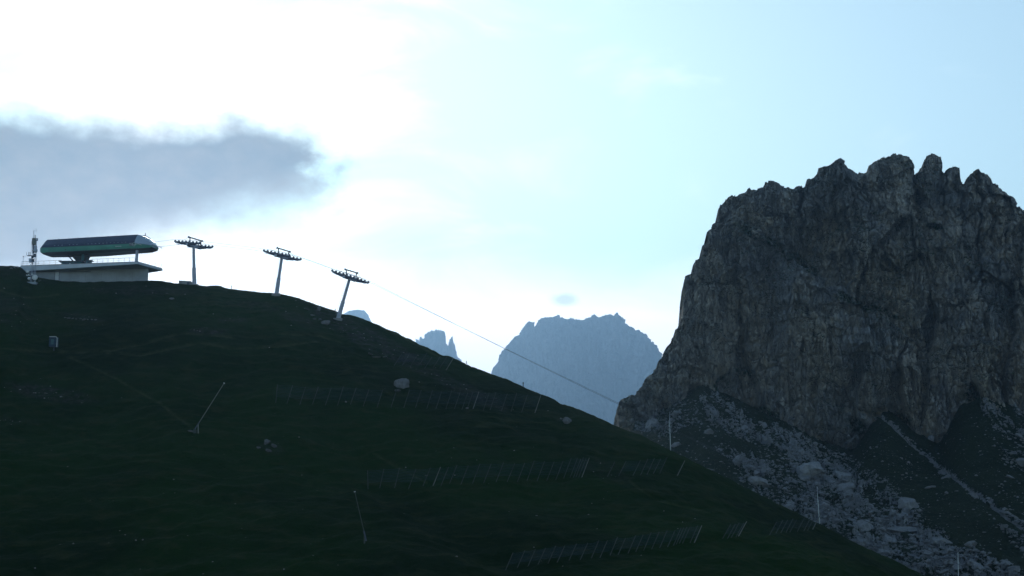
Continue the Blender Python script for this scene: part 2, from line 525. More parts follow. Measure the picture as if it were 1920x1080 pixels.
_crest_y = np.convolve(np.pad(np.interp(_fs, _ys, _yv), 100, mode='edge'), _ker2, 'valid')

def hill_base(x, y):
    s = x / y
    t = np.interp(s, _fs, _crest_t); yc = np.interp(s, _fs, _crest_y)
    tb = np.minimum(-0.036, t - 0.035)
    w = (yc - y) / (yc - YB)
    wc = np.clip(w, 0, 1)
    tt = t - (t - tb) * wc ** 1.22
    z = y * tt
    d = np.clip(y - yc, 0, None)
    z = z - np.where(d < 30, d * d / 120.0, 7.5 + (d - 30) * 0.5)
    near = np.clip(YB - y, 0, None)
    z = np.where(y < YB, YB * tb - 14.0 * (1 - np.exp(-near / 45.0)), z)
    return z, w

HILL_FEAT = {
    'paths': [[(-40, 652), (60, 657), (150, 659), (215, 655), (270, 643), (345, 626), (400, 628), (440, 634)],
              [(200, 660), (262, 664), (320, 654), (380, 645), (430, 652), (520, 650), (600, 640)],
              [(130, 668), (190, 692), (240, 722), (300, 755), (368, 806)],
              [(0, 545), (50, 560), (110, 552)], [(700, 600), (760, 635), (830, 672)],
              [(520, 625), (600, 630), (640, 640)], [(700, 850), (800, 905)], [(1180, 900), (1230, 935), (1330, 960)]],
}

def hill_feat(x, y, z):
    px, py = project(x, y, z)
    w = fbm(x * .06, y * .06, 3, 51) * 6
    path = np.zeros(px.shape)
    for p in HILL_FEAT['paths']:
        path = np.maximum(path, 1 - sstep(1.2, 3.2, polydist(px, py + w * .5, p)))
    soil = np.zeros(px.shape)
    def ell(cx, cy, rx, ry, a=0.0, k=1.0):
        dx, dy = px - cx + w, py - cy + w * .5
        ca, sa = math.cos(math.radians(a)), math.sin(math.radians(a))
        u, v = (dx * ca + dy * sa) / rx, (-dx * sa + dy * ca) / ry
        return k * (1 - sstep(.6, 1.15, np.hypot(u, v)))
    for e in ((95, 738, 95, 16, 10, .9), (390, 621, 40, 7, 0, 1), (620, 590, 70, 16, 25, .9), (700, 640, 110, 22, 26, 1),
              (790, 690, 60, 12, 20, .8), (880, 735, 90, 14, 24, .7), (30, 590, 60, 30, 20, .4), (480, 574, 60, 10, 8, .5),
              (250, 545, 120, 10, 0, .5), (560, 600, 40, 12, 20, .6), (1130, 880, 60, 20, 20, .4), (20, 790, 60, 8, 5, .4),
              (505, 838, 30, 12, 20, .5), (420, 600, 60, 6, 0, .5), (150, 595, 45, 7, 5, .6), (15, 510, 40, 12, 0, .5)):
        soil = np.maximum(soil, ell(*e))
    return path, soil

def hill_z(x, y, full=False):
    x = np.asarray(x, float); y = np.asarray(y, float)
    z, w = hill_base(x, y)
    m = sstep(.0, .10, w) * .9 + .1
    n = fbm(x / 38, y / 30, 3, 3) * 1.5 * m
    n = n + fbm(x / 9, y / 7, 4, 11) * .46 * (m * .5 + .35) + fbm(x / 2.2, y / 1.8, 4, 23) * .15
    # shallow gully that runs down to the right, and creep terraces
    n = n - 1.2 * np.exp(-((x + 62 - (285 - y) * .55) / 5.0) ** 2) * sstep(.15, .5, w)
    n = n + .16 * np.sin((z + fbm(x / 14, y / 14, 2, 77) * 2.2) * 3.2) * sstep(.05, .2, w)
    if not full: return z + n
    path, soil = hill_feat(x, y, z + n)
    return z + n - path * .12, path, soil

def on_hill(px, py, y0=150.0, y1=320.0):
    """where the line of sight through a pixel meets the hill"""
    s, t = st(px, py)
    ys = np.linspace(y0, y1, 1400)
    dz = t * ys - hill_z(s * ys, ys)
    k = np.nonzero(dz < 0)[0]
    i = int(k[0]) if len(k) else int(np.argmin(dz))
    y = float(ys[i])
    return float(s * y), y, float(hill_z(s * y, y))

def ground(x, y): return float(hill_z(x, y))

def build_hill():
    s_mid = np.linspace(float(st(-60, 700)[0]), float(st(1800, 700)[0]), 760)
    s_l = np.linspace(-.62, s_mid[0], 50)[:-1]; s_r = np.linspace(s_mid[-1], .9, 70)[1:]
    s = np.concatenate([s_l, s_mid, s_r])
    wv = np.concatenate([np.linspace(1.9, 1.02, 40), np.linspace(1.0, .0, 330) ** 1.1, -np.linspace(.004, 1, 60) ** 1.6 * 1.6])
    S = s[None, :].repeat(len(wv), 0)
    yc = np.interp(S, _fs, _crest_y)
    Y = yc - wv[:, None] * (yc - YB)
    Y = np.maximum(Y, 12 + 0 * Y)
    X = S * Y
    Z, path, soil = hill_z(X, Y, True)
    return grid_mesh('hill', X, Y, Z, M_HILL, {'path': path, 'soil': soil})
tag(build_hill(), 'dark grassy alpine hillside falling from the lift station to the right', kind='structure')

# ground far below and behind everything
def build_valley():
    u = np.linspace(-1, 1, 90); x = np.sign(u) * np.abs(u) ** 1.6 * 14000
    v = np.linspace(0, 1, 110); y = -1500 + v ** 1.8 * 17500
    X, Y = np.meshgrid(x, y)
    Z = -75 + sstep(900, 9000, Y) * 520 + fbm(X / 900, Y / 900, 4, 31) * 55 * sstep(700, 2500, np.hypot(X, Y))
    Z += sstep(1200, 8000, np.abs(X)) * 500
    return grid_mesh('valley_ground', X, Y, Z, M_VALLEY)
tag(build_valley(), kind='structure')

# ------------------------------------------------------------------ rock masses
def crest_fn(pts, n=6000):
    px = [p[0] for p in pts]; py = [p[1] for p in pts]
    s, t = st(px, py)
    for i in range(1, len(s)): s[i] = max(s[i], s[i - 1] + 2e-5)
    return lambda q: np.interp(q, s, t)

CLIFF_TOP = [(1140, 850), (1157, 812), (1159, 798), (1161, 768), (1169, 751), (1177, 741), (1193, 739), (1209, 715), (1226, 698), (1231, 682),
             (1241, 669), (1252, 647), (1265, 629), (1268, 618), (1280, 596), (1283, 582), (1286, 545), (1290, 520), (1296, 505), (1306, 488),
             (1313, 485), (1318, 466), (1323, 452), (1327, 436), (1339, 421), (1348, 410), (1351, 394), (1359, 378), (1371, 367), (1394, 362),
             (1402, 354), (1429, 354), (1433, 343), (1444, 339), (1456, 343), (1461, 348), (1491, 352), (1499, 348), (1503, 351), (1511, 341),
             (1532, 332), (1540, 316), (1561, 301), (1575, 297), (1586, 304), (1593, 316), (1608, 322), (1623, 327), (1635, 310), (1662, 295),
             (1683, 288), (1707, 293), (1711, 304), (1717, 327), (1728, 309), (1732, 297), (1748, 288), (1764, 296), (1767, 320), (1771, 325),
             (1789, 309), (1801, 318), (1799.5, 335), (1800, 347), (1822, 326), (1837, 321), (1855, 330), (1858, 342), (1864, 343), (1884, 359),
             (1897, 371), (1907, 386), (1920, 393), (1950, 400), (1985, 385), (2030, 402), (2060, 440), (2120, 455), (2180, 520), (2260, 600),
             (2330, 720), (2400, 860)]
YCL = 520.0

def rock_mass(name, top, Y0, z_base, cols, rows, k, R, thick, material, seed, relief=1.0, chimneys=(), ledges=(), jag=.4, turf=None, rot=0.0):
    """a cliff with real depth: front face, rounded crest, back face; k = size of the features"""
    f = crest_fn(top)
    if isinstance(cols, int):
        s = np.linspace(float(st(*top[0])[0]), float(st(*top[-1])[0]), cols)
    else:
        s = cols
    tt = f(s)
    x = s * Y0
    ztop = tt * Y0 + fbm(x / (3 * k), 0 * x + 3, 3, seed + 5) * jag * k + (cells(x / (2.2 * k), 0 * x + .5, seed + 6)[0] - .5) * jag * 2.0 * k + (cells(x / (.8 * k), 0 * x + .5, seed + 7)[0] - .5) * jag * 1.3 * k
    ztop = np.maximum(ztop, z_base + .5 * k)
    slope = np.gradient(ztop, x); slope = np.convolve(np.pad(slope, 4, mode='edge'), np.ones(9) / 9, 'valid')
    v = np.linspace(0, 1, rows) ** .92
    X = x[None, :].repeat(rows, 0)
    Z = z_base + v[:, None] * (ztop - z_base)[None, :]
    # domain warp
    wx = fbm(X / (20 * k), Z / (34 * k), 3, seed + 1) * 2.6 * k
    wz = fbm(X / (18 * k) + 9, Z / (24 * k), 3, seed + 2) * 4.0 * k
    xs, zs = X + wx, Z + wz
    butt = fbm(xs / (52 * k), zs / (130 * k), 3, seed + 3) * 11
    f0, e0 = facets(xs / (21 * k), zs / (52 * k), seed + 9)
    f1, e1 = facets(xs / (9 * k) + f0 * .4, zs / (27 * k), seed + 10)
    f2, e2 = facets(xs / (4.2 * k) + f1 * .6, zs / (7.5 * k), seed + 20)
    f3, e3 = facets(X / (1.9 * k) + f2 * .6, Z / (3.4 * k), seed + 30)
    f4, e4 = facets(X / (.85 * k) + f3 * .6, Z / (1.3 * k), seed + 40)
    # fissures come and go: vertical joints in some places, none in others
    cm = sstep(-.1, .5, fbm(X / (15 * k), Z / (22 * k), 3, seed + 45))
    vj = 1 - np.abs(vnoise(X / (2.3 * k) + .5 * vnoise(X / 3, Z / 6, seed + 47), Z / (26 * k), seed + 46)) * 9
    crack = np.exp(-(e1 / .035) ** 2) * .9 * cm + np.exp(-(e2 / .05) ** 2) * .8 * cm + np.exp(-(e3 / .07) ** 2) * .4 + np.clip(vj, 0, 1) * .9 * cm
    strata = .7 * vnoise(X / (45 * k), (Z + X * .12 + wz * .6) / (2.6 * k), seed + 50)
    col = fbm(X / (1.5 * k), Z / (16 * k), 4, seed + 60) * .8
    D = butt + f0 * 5.0 + f1 * 3.0 + f2 * 1.2 + f3 * .55 + f4 * .28 + crack + strata + col + fbm(X / (1.0 * k), Z / (1.2 * k), 3, seed + 70) * .30
    D = D * k * relief
    for (px, py0, py1, wpx, dep) in chimneys:
        sc, t0 = st(px, py0); _, t1 = st(px, py1)
        fade = sstep(t1 * Y0, t1 * Y0 + (t0 - t1) * Y0 * .8, Z)
        xx = X + fbm(Z / 9, 0 * Z, 2, seed + 80) * 2.0
        D += dep * fade * np.exp(-((xx - sc * Y0) / (wpx * Y0 / F)) ** 2)
    for (line, h, reach) in ledges:
        ls, lt = st([p[0] for p in line], [p[1] for p in line])
        zl = np.interp(X, ls * Y0, lt * Y0, left=np.nan, right=np.nan)
        wl = sstep(0, 8, X - ls[0] * Y0) * (1 - sstep(-8, 0, X - ls[-1] * Y0))
        tz = Z - zl + fbm(X / 5, Z / 30, 3, seed + 83) * 1.4
        D += np.nan_to_num(h * wl * sstep(-.4, .8, tz) * (1 - sstep(0, reach, tz)))
    lean = (Z - z_base) * .16
    d = (ztop[None, :] - Z) / np.sqrt(1 + slope[None, :] ** 2)
    q = np.clip(1 - d / R, 0, 1)
    cap = R * .9 * (1 - np.sqrt(np.clip(1 - q * q, 0, 1)))
    Yf = Y0 + D + lean + cap
    # keep the drawn outline where perspective would move it
    g = Yf / Y0
    blend = sstep(0, 1, np.clip((Z - z_base) / (ztop - z_base), 0, 1))
    ragged = ((cells(Z / (3.2 * k), X / (30 * k), seed + 85)[0] - .5) * 1.5 + (cells(Z / (1.2 * k), X / (20 * k), seed + 86)[0] - .5) * .7) * jag * 2.2 * k * blend
    Xf = X * (1 + (g - 1) * blend) + ragged; Zf = Z * (1 + (g - 1) * blend)
    # back
    nb = 26
    vb = np.linspace(1, 0, nb)[1:]
    top_y = Yf[-1]
    Yb_ = top_y[None, :] + thick * np.sqrt(1 - vb[:, None] ** 2) * (1 + .15 * fbm(x[None, :] / (20 * k), vb[:, None] * 4, 3, seed + 90))
    Xb = Xf[-1][None, :].repeat(nb - 1, 0)
    Zb = z_base + vb[:, None] * (Zf[-1] - z_base)[None, :]
    XX = np.concatenate([Xf, Xb]); YY = np.concatenate([Yf, Yb_]); ZZ = np.concatenate([Zf, Zb])
    attrs = {}
    if turf is not None:
        px, py = project(Xf, Yf, Zf)
        tm = turf(px, py, X, Z)
        attrs['turf'] = np.concatenate([tm, np.zeros_like(Xb)])
    return grid_mesh(name, XX, YY, ZZ, material, attrs)

def cliff_turf(px, py, X, Z):
    m = np.zeros(px.shape)
    w = fbm(X / 9, Z / 9, 4, 91) * 14
    for (cx, cy, rx, ry, a) in ((1400, 430, 28, 10, 35), (1440, 450, 45, 10, 30), (1490, 485, 30, 9, 15), (1520, 505, 22, 9, 25), (1600, 565, 50, 9, 22),
                                (1660, 585, 45, 8, 25), (1760, 430, 12, 14, 60), (1400, 700, 30, 12, 20), (1340, 725, 40, 10, -30),
                                (1430, 770, 40, 12, 20), (1610, 800, 40, 16, 40), (1690, 790, 30, 18, 30), (1820, 740, 22, 20, 20)):
        ca, sa = math.cos(math.radians(a)), math.sin(math.radians(a))
        u = ((px - cx + w) * ca + (py - cy + w) * sa) / rx; v = (-(px - cx + w) * sa + (py - cy + w) * ca) / ry
        m = np.maximum(m, 1 - sstep(.5, 1.2, np.hypot(u, v)))
    return m

_c0, _c1, _c2 = float(st(*CLIFF_TOP[0])[0]), float(st(1950, 500)[0]), float(st(*CLIFF_TOP[-1])[0])
cliff_cols = np.concatenate([np.linspace(_c0, _c1, 860), np.linspace(_c1, _c2, 90)[1:]])
cliff = rock_mass('rock_cliff', CLIFF_TOP, YCL, 5.0, cliff_cols, 600, 1.25, 5.0, 45.0, M_CLIFF, 100, 1.45,
                  chimneys=((1717, 327, 480, 9, 11), (1503, 350, 560, 3, 6), (1623, 327, 400, 8, 4), (1799, 347, 430, 8, 6),
                            (1769, 325, 390, 4, 4), (1859, 342, 560, 5, 5), (1395, 362, 480, 5, 2), (1850, 560, 700, 4, 4), (1300, 560, 720, 4, 3)),
                  ledges=(([(1365, 395), (1440, 450), (1500, 490), (1560, 545), (1650, 585), (1720, 640), (1800, 700)], 5.0, 34),
                          ([(1450, 765), (1530, 745), (1600, 770), (1680, 800)], 4.0, 22), ([(1540, 445), (1600, 425), (1660, 440), (1720, 475)], 3.0, 18),
                          ([(1280, 650), (1340, 620), (1420, 640), (1500, 700)], 3.0, 26), ([(1640, 520), (1700, 510), (1740, 525)], 3.0, 14),
                          ([(1790, 560), (1850, 480), (1925, 450)], 4.5, 30), ([(1330, 500), (1400, 470), (1480, 560)], 2.5, 20),
                          ([(1700, 700), (1790, 640), (1900, 650)], 3.5, 24)),
                  turf=cliff_turf)
tag(cliff, 'tall dark grey rock cliff with rounded pinnacles above the scree', kind='structure')

MASSIF = [(880, 830), (905, 745), (922, 701), (936, 666), (946, 656), (957, 637), (979, 619), (985, 612), (987.5, 603), (996, 602), (1001, 603), (1002.5, 614),
          (1006, 612), (1007.5, 600), (1015, 596), (1028, 594), (1048, 591), (1056, 596), (1083, 598), (1093, 600), (1105, 596), (1114, 591),
          (1124, 596), (1137, 589), (1145, 588), (1151, 592), (1159, 587), (1167, 594), (1174, 606), (1191, 617), (1208, 625), (1222, 637),
          (1235, 653), (1241, 668), (1256, 700), (1285, 760), (1330, 830)]
SPIRES = [(740, 700), (760, 672), (778, 642), (780, 634), (782.5, 634), (784, 640), (786, 639), (787.5, 632), (790, 630), (792.5, 634), (795, 636), (797.5, 626),
          (803, 622.5), (812, 620), (822.5, 616.7), (827.5, 619), (832, 622.5), (834, 634), (838.5, 650), (842, 646), (843, 638),
          (847.5, 631), (849.6, 635), (851, 645), (853.5, 658), (856, 667), (862, 672), (865, 679), (868, 686), (885, 720), (910, 770)]
DOME = [(600, 640), (632, 598), (645, 588), (655, 582.5), (670, 580.5), (683, 582), (690, 590), (696, 603), (702, 622), (720, 660)]
YM = 9000.0
tag(rock_mass('distant_massif', MASSIF, YM, 300.0, 420, 300, 9.0, 60.0, 700.0, M_FAR, 300, 3.0, jag=.55),
    'broad blue hazy rock massif far behind the valley', kind='structure')
tag(rock_mass('distant_spires', SPIRES, YM * 1.04, 300.0, 220, 160, 6.0, 25.0, 300.0, M_FAR, 400, .6, jag=.8),
    'blue hazy rock spires showing above the grassy crest', kind='structure')
tag(rock_mass('distant_dome', DOME, YM * 1.05, 300.0, 120, 100, 6.0, 60.0, 300.0, M_FAR, 500, .6, jag=.08),
    'rounded blue hazy summit beside the third lift tower', kind='structure')

# ------------------------------------------------------------------ scree slope below the cliff
TAL_TOP = [(300, 1080), (900, 960), (1100, 880), (1150, 832), (1190, 806), (1250, 778), (1315, 735), (1360, 757), (1420, 783), (1480, 800), (1540, 832),
           (1600, 852), (1632, 800), (1660, 775), (1710, 812), (1760, 835), (1800, 762), (1850, 742), (1920, 775), (2000, 800), (2300, 900), (2700, 1000)]
_ts, _tt = st([p[0] for p in TAL_TOP], [p[1] for p in TAL_TOP])
_tg = np.linspace(-.3, .9, 2400)
_k3 = np.hanning(15); _k3 /= _k3.sum()
_tal = np.convolve(np.pad(np.interp(_tg, _ts, _tt), 7, mode='edge'), _k3, 'valid')
Y_T0, Y_T1 = 250.0, 512.0

def tal_base(x, y):
    s = x / y
    w = np.clip((Y_T1 - y) / (Y_T1 - 330.0), 0, None)
    # the ribs and gullies of the upper edge smooth out down the slope
    t1 = np.interp(s, _tg, _tal)
    t2 = np.interp(s, _tg, _tal_s)
    bl = sstep(0, .55, w)
    top = t1 * (1 - bl) + t2 * bl
    tb = -.037
    t = top - (top - tb) * w
    t = np.where(w > 1, tb - (w - 1) * .16, t)
    z = y * t
    back = np.clip(y - Y_T1, 0, None)
    return z + np.minimum(back, 25) * .15 - np.clip(back - 25, 0, None) * .5, w
_k4 = np.hanning(301); _k4 /= _k4.sum()
_tal_s = np.convolve(np.pad(_tal, 150, mode='edge'), _k4, 'valid')

def tal_rock(x, y, z):
    px, py = project(x, y, z)
    w = fbm(x / 16, y / 16, 4, 61) * 16
    qx, qy = px + w, py + w * .7
    band = [(1195, 800), (1230, 785), (1290, 752), (1335, 745), (1385, 775), (1430, 805), (1490, 812), (1540, 850), (1590, 870), (1640, 905),
            (1700, 945), (1735, 990), (1790, 1030), (1900, 1080), (2000, 1120), (1700, 1120), (1560, 1010), (1480, 960), (1440, 930), (1400, 900),
            (1370, 880), (1350, 850), (1400, 850), (1430, 840), (1370, 800), (1330, 790), (1280, 790), (1250, 806), (1200, 812)]
    m = inpoly(qx, qy, band).astype(float)
    dd = polydist(qx, qy, band + [band[0]])
    r = np.where(m > 0, .55 + .45 * sstep(0, 18, dd), .55 * (1 - sstep(0, 26, dd)))
    # turf gaps inside, denser stone in others
    r = r * (.22 + .9 * sstep(-.3, .35, fbm((x + y * .5) / 7, (y - x * .5) / 17, 4, 64)))
    for (cx, cy, rx, ry, a, kk) in ((1385, 835, 40, 16, 20, .15), (1300, 850, 60, 20, 15, .25), (1460, 880, 35, 18, 30, .35), (1560, 930, 30, 12, 40, .4)):
        ca, sa = math.cos(math.radians(a)), math.sin(math.radians(a))
        u = ((px - cx) * ca + (py - cy) * sa) / rx; v = (-(px - cx) * sa + (py - cy) * ca) / ry
        r = r * (1 - (1 - kk) * (1 - sstep(.5, 1.2, np.hypot(u, v))))
    g = polydist(px + fbm(x / 6, y / 6, 3, 66) * 3, py, [(1640, 770), (1668, 792), (1700, 822), (1745, 858), (1790, 893), (1850, 938), (1895, 972), (1960, 1020)])
    gm = 1 - sstep(1.0, 4.8, g + np.clip((1700 - px) * .02, -2, 0))
    rr = inpoly(qx, qy, [(1835, 752), (1925, 780), (2050, 860), (2050, 900), (1930, 845), (1880, 815), (1845, 790)]).astype(float) * .85
    r3 = inpoly(qx, qy, [(1860, 830), (1925, 850), (1990, 900), (1925, 890), (1880, 860)]).astype(float) * .7
    r4 = inpoly(qx, qy, [(1870, 985), (1925, 1000), (1990, 1040), (1925, 1035), (1890, 1010)]).astype(float) * .7
    r5 = inpoly(qx, qy, [(1620, 850), (1660, 840), (1700, 860), (1720, 880), (1660, 870)]).astype(float) * .2
    strk = sstep(-.1, .35, fbm((x + y * .6) / 3.0, (y - x * .6) / 14.0, 3, 67))
    return np.clip(np.maximum.reduce([r, gm, np.maximum.reduce([rr, r3, r4, r5]) * strk]), 0, 1), gm

def tal_z(x, y, full=False):
    x = np.asarray(x, float); y = np.asarray(y, float)
    z, w = tal_base(x, y)
    z = z + fbm(x / 40, y / 40, 3, 40) * 2.2 * sstep(0, .25, w) + fbm(x / 9, y / 11, 4, 44) * .7
    r, gm = tal_rock(x, y, z)
    f1, e1 = facets(x / 5.2, y / 7.0, 140)
    f2, e2 = facets(x / 2.3 + f1, y / 3.2, 150)
    f3, e3 = facets(x / 1.0 + f2, y / 1.5, 160)
    rel = f1 * 1.0 + f2 * .85 + f3 * .42 - np.exp(-(e1 / .1) ** 2) * .9 - np.exp(-(e2 / .1) ** 2) * .5
    blocks = sstep(.25, .6, r) * (1 - gm * .75)
    z = z + blocks * (rel * 1.5 + .7) - gm * 1.6 + fbm(x / 1.6, y / 2.0, 3, 46) * .15
    if full: return z, r
    return z

def on_talus(px, py):
    s, t = st(px, py)
    ys = np.linspace(262, 516, 1100)
    dz = t * ys - tal_z(s * ys, ys)
    k = np.nonzero(dz < 0)[0]
    i = int(k[0]) if len(k) else int(np.argmin(dz))
    return float(s * ys[i]), float(ys[i]), float(t * ys[i])

def build_scree():
    s = np.concatenate([np.linspace(-.1, float(st(1150, 800)[0]), 40)[:-1], np.linspace(float(st(1150, 800)[0]), float(st(1950, 800)[0]), 640),
                        np.linspace(float(st(1950, 800)[0]), .66, 80)[1:]])
    y = np.concatenate([np.linspace(150, 300, 24)[:-1], np.linspace(300, 540, 470), np.linspace(540, 640, 20)[1:]])
    S, Y = np.meshgrid(s, y)
    X = S * Y
    Z, r = tal_z(X, Y, True)
    Z = np.maximum(Z, -74)
    return grid_mesh('scree_slope', X, Y, Z, M_SCREE, {'rock': r})
tag(build_scree(), 'dark turf slope strewn with grey scree below the rock cliff', kind='structure')

# ------------------------------------------------------------------ boulders
def rock_proto(seed, sub=2, lo=.45, hi=.9):
    import bmesh
    bm = bmesh.new()
    bmesh.ops.create_icosphere(bm, subdivisions=sub, radius=1.0)
    rg = np.random.default_rng(seed)
    pl = rg.normal(size=(11, 3)); pl /= np.linalg.norm(pl, axis=1)[:, None]
    off = rg.uniform(lo, hi, 11)
    for v in bm.verts:
        p = np.array(v.co)
        for n, o in zip(pl, off):
            d = p @ n
            if d > o: p = p - n * (d - o)
        p = p * (1 + .05 * rg.normal())
        v.co = p * (1 + .10 * float(fbm(np.array([p[0] * 2.2 + p[2]]), np.array([p[1] * 2.2 - p[2]]), 3, seed)[0]))
    me = bpy.data.meshes.new('boulder')
    bm.to_mesh(me); bm.free()
    me.materials.append(M_BOULDER)
    me.update()
    return me
ROUND = rock_proto(77, 3, .74, .97)
PROTO = [rock_proto(900 + i, 3) for i in range(9)]

def boulder(x, y, z, r, label, group=None, flat=.7, name='boulder', cat='boulder', stretch=1.0, rz=None, mesh=None):
    o = bpy.data.objects.new(name, mesh or PROTO[random.randrange(len(PROTO))])
    COL.objects.link(o)
    o.location = (x, y, z + r * flat * .25)
    o.scale = (r * random.uniform(.9, 1.2) * stretch, r * random.uniform(.85, 1.15), r * flat * random.uniform(.85, 1.2))
    o.rotation_euler = (random.uniform(-.3, .3), random.uniform(-.3, .5), random.uniform(0, 6.28) if rz is None else rz)
    return tag(o, label, cat, group)

# the big ones that the photograph shows one by one
NAMED = [(1226, 797, 4.2, 'largest pale boulder leaning against the foot of the cliff at its left end', .75, 1.3),
         (1268, 836, 2.6, 'rounded boulder in turf just right of the left white pole', .8, 1.0),
         (1322, 880, 2.8, 'long flat slab lying on the turf just above the hill crest', .35, 2.2),
         (1330, 812, 2.6, 'lone boulder in the turf between the white pole and the main scree', .8, 1.2),
         (1380, 912, 2.6, 'grey boulder at the crest line left of the dense blocks', .6, 1.5),
         (1424, 906, 3.6, 'tilted grey block above the hill crest in the middle of the scree', .7, 1.4),
         (1522, 886, 6.0, 'huge cracked block in the centre of the scree, above the middle white pole', .95, 1.0),
         (1582, 895, 5.0, 'wide rounded block right of the huge cracked one', .7, 1.3),
         (1545, 926, 2.2, 'slanting boulder beside the tip of the middle white pole', .5, 1.7),
         (1545, 949, 1.9, 'small round boulder right of the middle white pole', 1.0, 1.0),
         (1704, 945, 4.2, 'dome shaped boulder at the right edge of the scree', .75, 1.2),
         (1621, 987, 3.6, 'squarish block low in the scree right of the middle white pole', .9, 1.1),
         (1695, 993, 3.4, 'long slanting slab low in the scree', .45, 2.4),
         (1670, 1015, 3.4, 'broad grey block near the hill crest at lower right', .7, 1.3),
         (1745, 914, 1.6, 'isolated flat stone in turf below the pale gully', .5, 1.8),
         (1778, 895, 2.0, 'pale slab beside the bend of the gully', .4, 2.2),
         (1775, 925, 1.4, 'small grey stone in turf right of the isolated flat stone', .7, 1.2),
         (1747, 826, 2.4, 'upright dark boulder at the foot of the cliff beside the gully', 1.2, .9),
         (1780, 1034, 2.4, 'rounded stone above the right white pole', .7, 1.2),
         (1897, 896, 2.0, 'grey stone in the turf near the right edge of view', .5, 1.6)]
for (px, py, r, lab, fl, stv) in NAMED:
    x, y, z = on_talus(px, py)
    boulder(x, y, z - r * .1, r * .68, lab, None, fl, stretch=stv, rz=random.uniform(-.4, .4))

# the others, by zone, then the small stones as one mass
def scatter(n, test, rmin, rmax, seed, power=2.2):
    rg = np.random.default_rng(seed)
    out = []
    while len(out) < n:
        m = 4000
        px = rg.uniform(1180, 1960, m); py = rg.uniform(740, 1100, m)
        s, t = st(px, py)
        # cheap hit: fixed point on the slope
        y = np.full(m, 420.0)
        lo = np.full(m, 262.0); hi = np.full(m, 512.0)
        for _ in range(14):
            y = (lo + hi) / 2
            zz, _w = tal_base(s * y, y)
            below = zz > t * y
            hi = np.where(below, y, hi); lo = np.where(below, lo, y)
        x = s * y
        zb, _w = tal_base(x, y)
        r, gm = tal_rock(x, y, zb)
        ok = (rg.uniform(size=m) < test(r, gm)) & (y < 508) & (y > 266)
        sz = rmin + (rmax - rmin) * rg.uniform(size=m) ** power
        zt = tal_z(x, y)
        for i in np.nonzero(ok)[0]:
            out.append((x[i], y[i], zt[i], sz[i], px[i], py[i]))
            if len(out) >= n: break
    return out

for (x, y, z, r, px, py) in scatter(265, lambda r, g: np.clip(r * 1.1 - .25, 0, 1) ** 1.5 * (1 - g), .7, 1.9, 5, 2.8):
    size = 'large' if r > 1.35 else 'middling' if r > .95 else 'small'
    if px < 1340: zone = 'in the upper left scree near the left white pole'
    elif px < 1440: zone = 'in the scree under the cliff foot, left of the cracked block'
    elif px < 1540 and py < 900: zone = 'around the huge cracked block in the scree'
    elif px < 1540: zone = 'close above the hill crest, left of the middle white pole'
    elif px < 1640 and py < 960: zone = 'right of the huge cracked block, below the cliff spur'
    elif px < 1640: zone = 'low in the scree just right of the middle white pole'
    elif px < 1740: zone = 'in the lower scree between the middle and right white poles'
    elif py > 960: zone = 'around the right white pole at the lower right'
    else: zone = 'on the turf slope beside the pale gully'
    lab, grp = size + ' grey boulder ' + zone, size + ' boulders ' + zone
    boulder(x, y, z, r, lab, grp, random.uniform(.55, 1.0), stretch=random.choice((1, 1, 1.3, 1.6)))

def stones_mass(name, pts, mat, label, base_sub=1):
    base = []
    import bmesh
    for k in range(5):
        me = rock_proto(700 + k, 1)
        v = np.zeros(len(me.vertices) * 3); me.vertices.foreach_get('co', v)
        f = np.array([tuple(p.vertices) for p in me.polygons])
        base.append((v.reshape(-1, 3), f)); bpy.data.meshes.remove(me)
    V = []; Fc = []; n = 0
    rg = np.random.default_rng(17)
    for (x, y, z, r, *_r) in pts:
        v, f = base[rg.integers(5)]
        a = rg.uniform(0, 6.28); c, s = math.cos(a), math.sin(a)
        q = v * np.array([r * rg.uniform(.8, 1.7), r, r * rg.uniform(.4, .8)])
        q = np.stack([q[:, 0] * c - q[:, 1] * s, q[:, 0] * s + q[:, 1] * c, q[:, 2]], 1) + np.array([x, y, z + r * .15])
        V.append(q); Fc.append(f + n); n += len(v)
    V = np.concatenate(V); Fc = np.concatenate(Fc)
    me = bpy.data.meshes.new(name)
    me.vertices.add(len(V)); me.vertices.foreach_set('co', V.astype(np.float32).ravel())
    me.loops.add(Fc.size); me.loops.foreach_set('vertex_index', Fc.ravel().astype(np.int32))
    me.polygons.add(len(Fc)); me.polygons.foreach_set('loop_start', (np.arange(len(Fc)) * 3).astype(np.int32))
    me.update(calc_edges=True); me.materials.append(mat)
    o = bpy.data.objects.new(name, me); COL.objects.link(o)
    return tag(o, label, kind='stuff')

pts = scatter(11000, lambda r, g: np.clip(r * 1.0 - .12, 0, 1) * .8 + g * .3, .2, .85, 8, 2.2)
pts += scatter(700, lambda r, g: np.clip(.30 - r, 0.02, 1) * .3, .2, .6, 9, 2.5)
stones_mass('loose_stones', pts, M_BOULDER, 'countless small grey stones between the boulders of the scree')

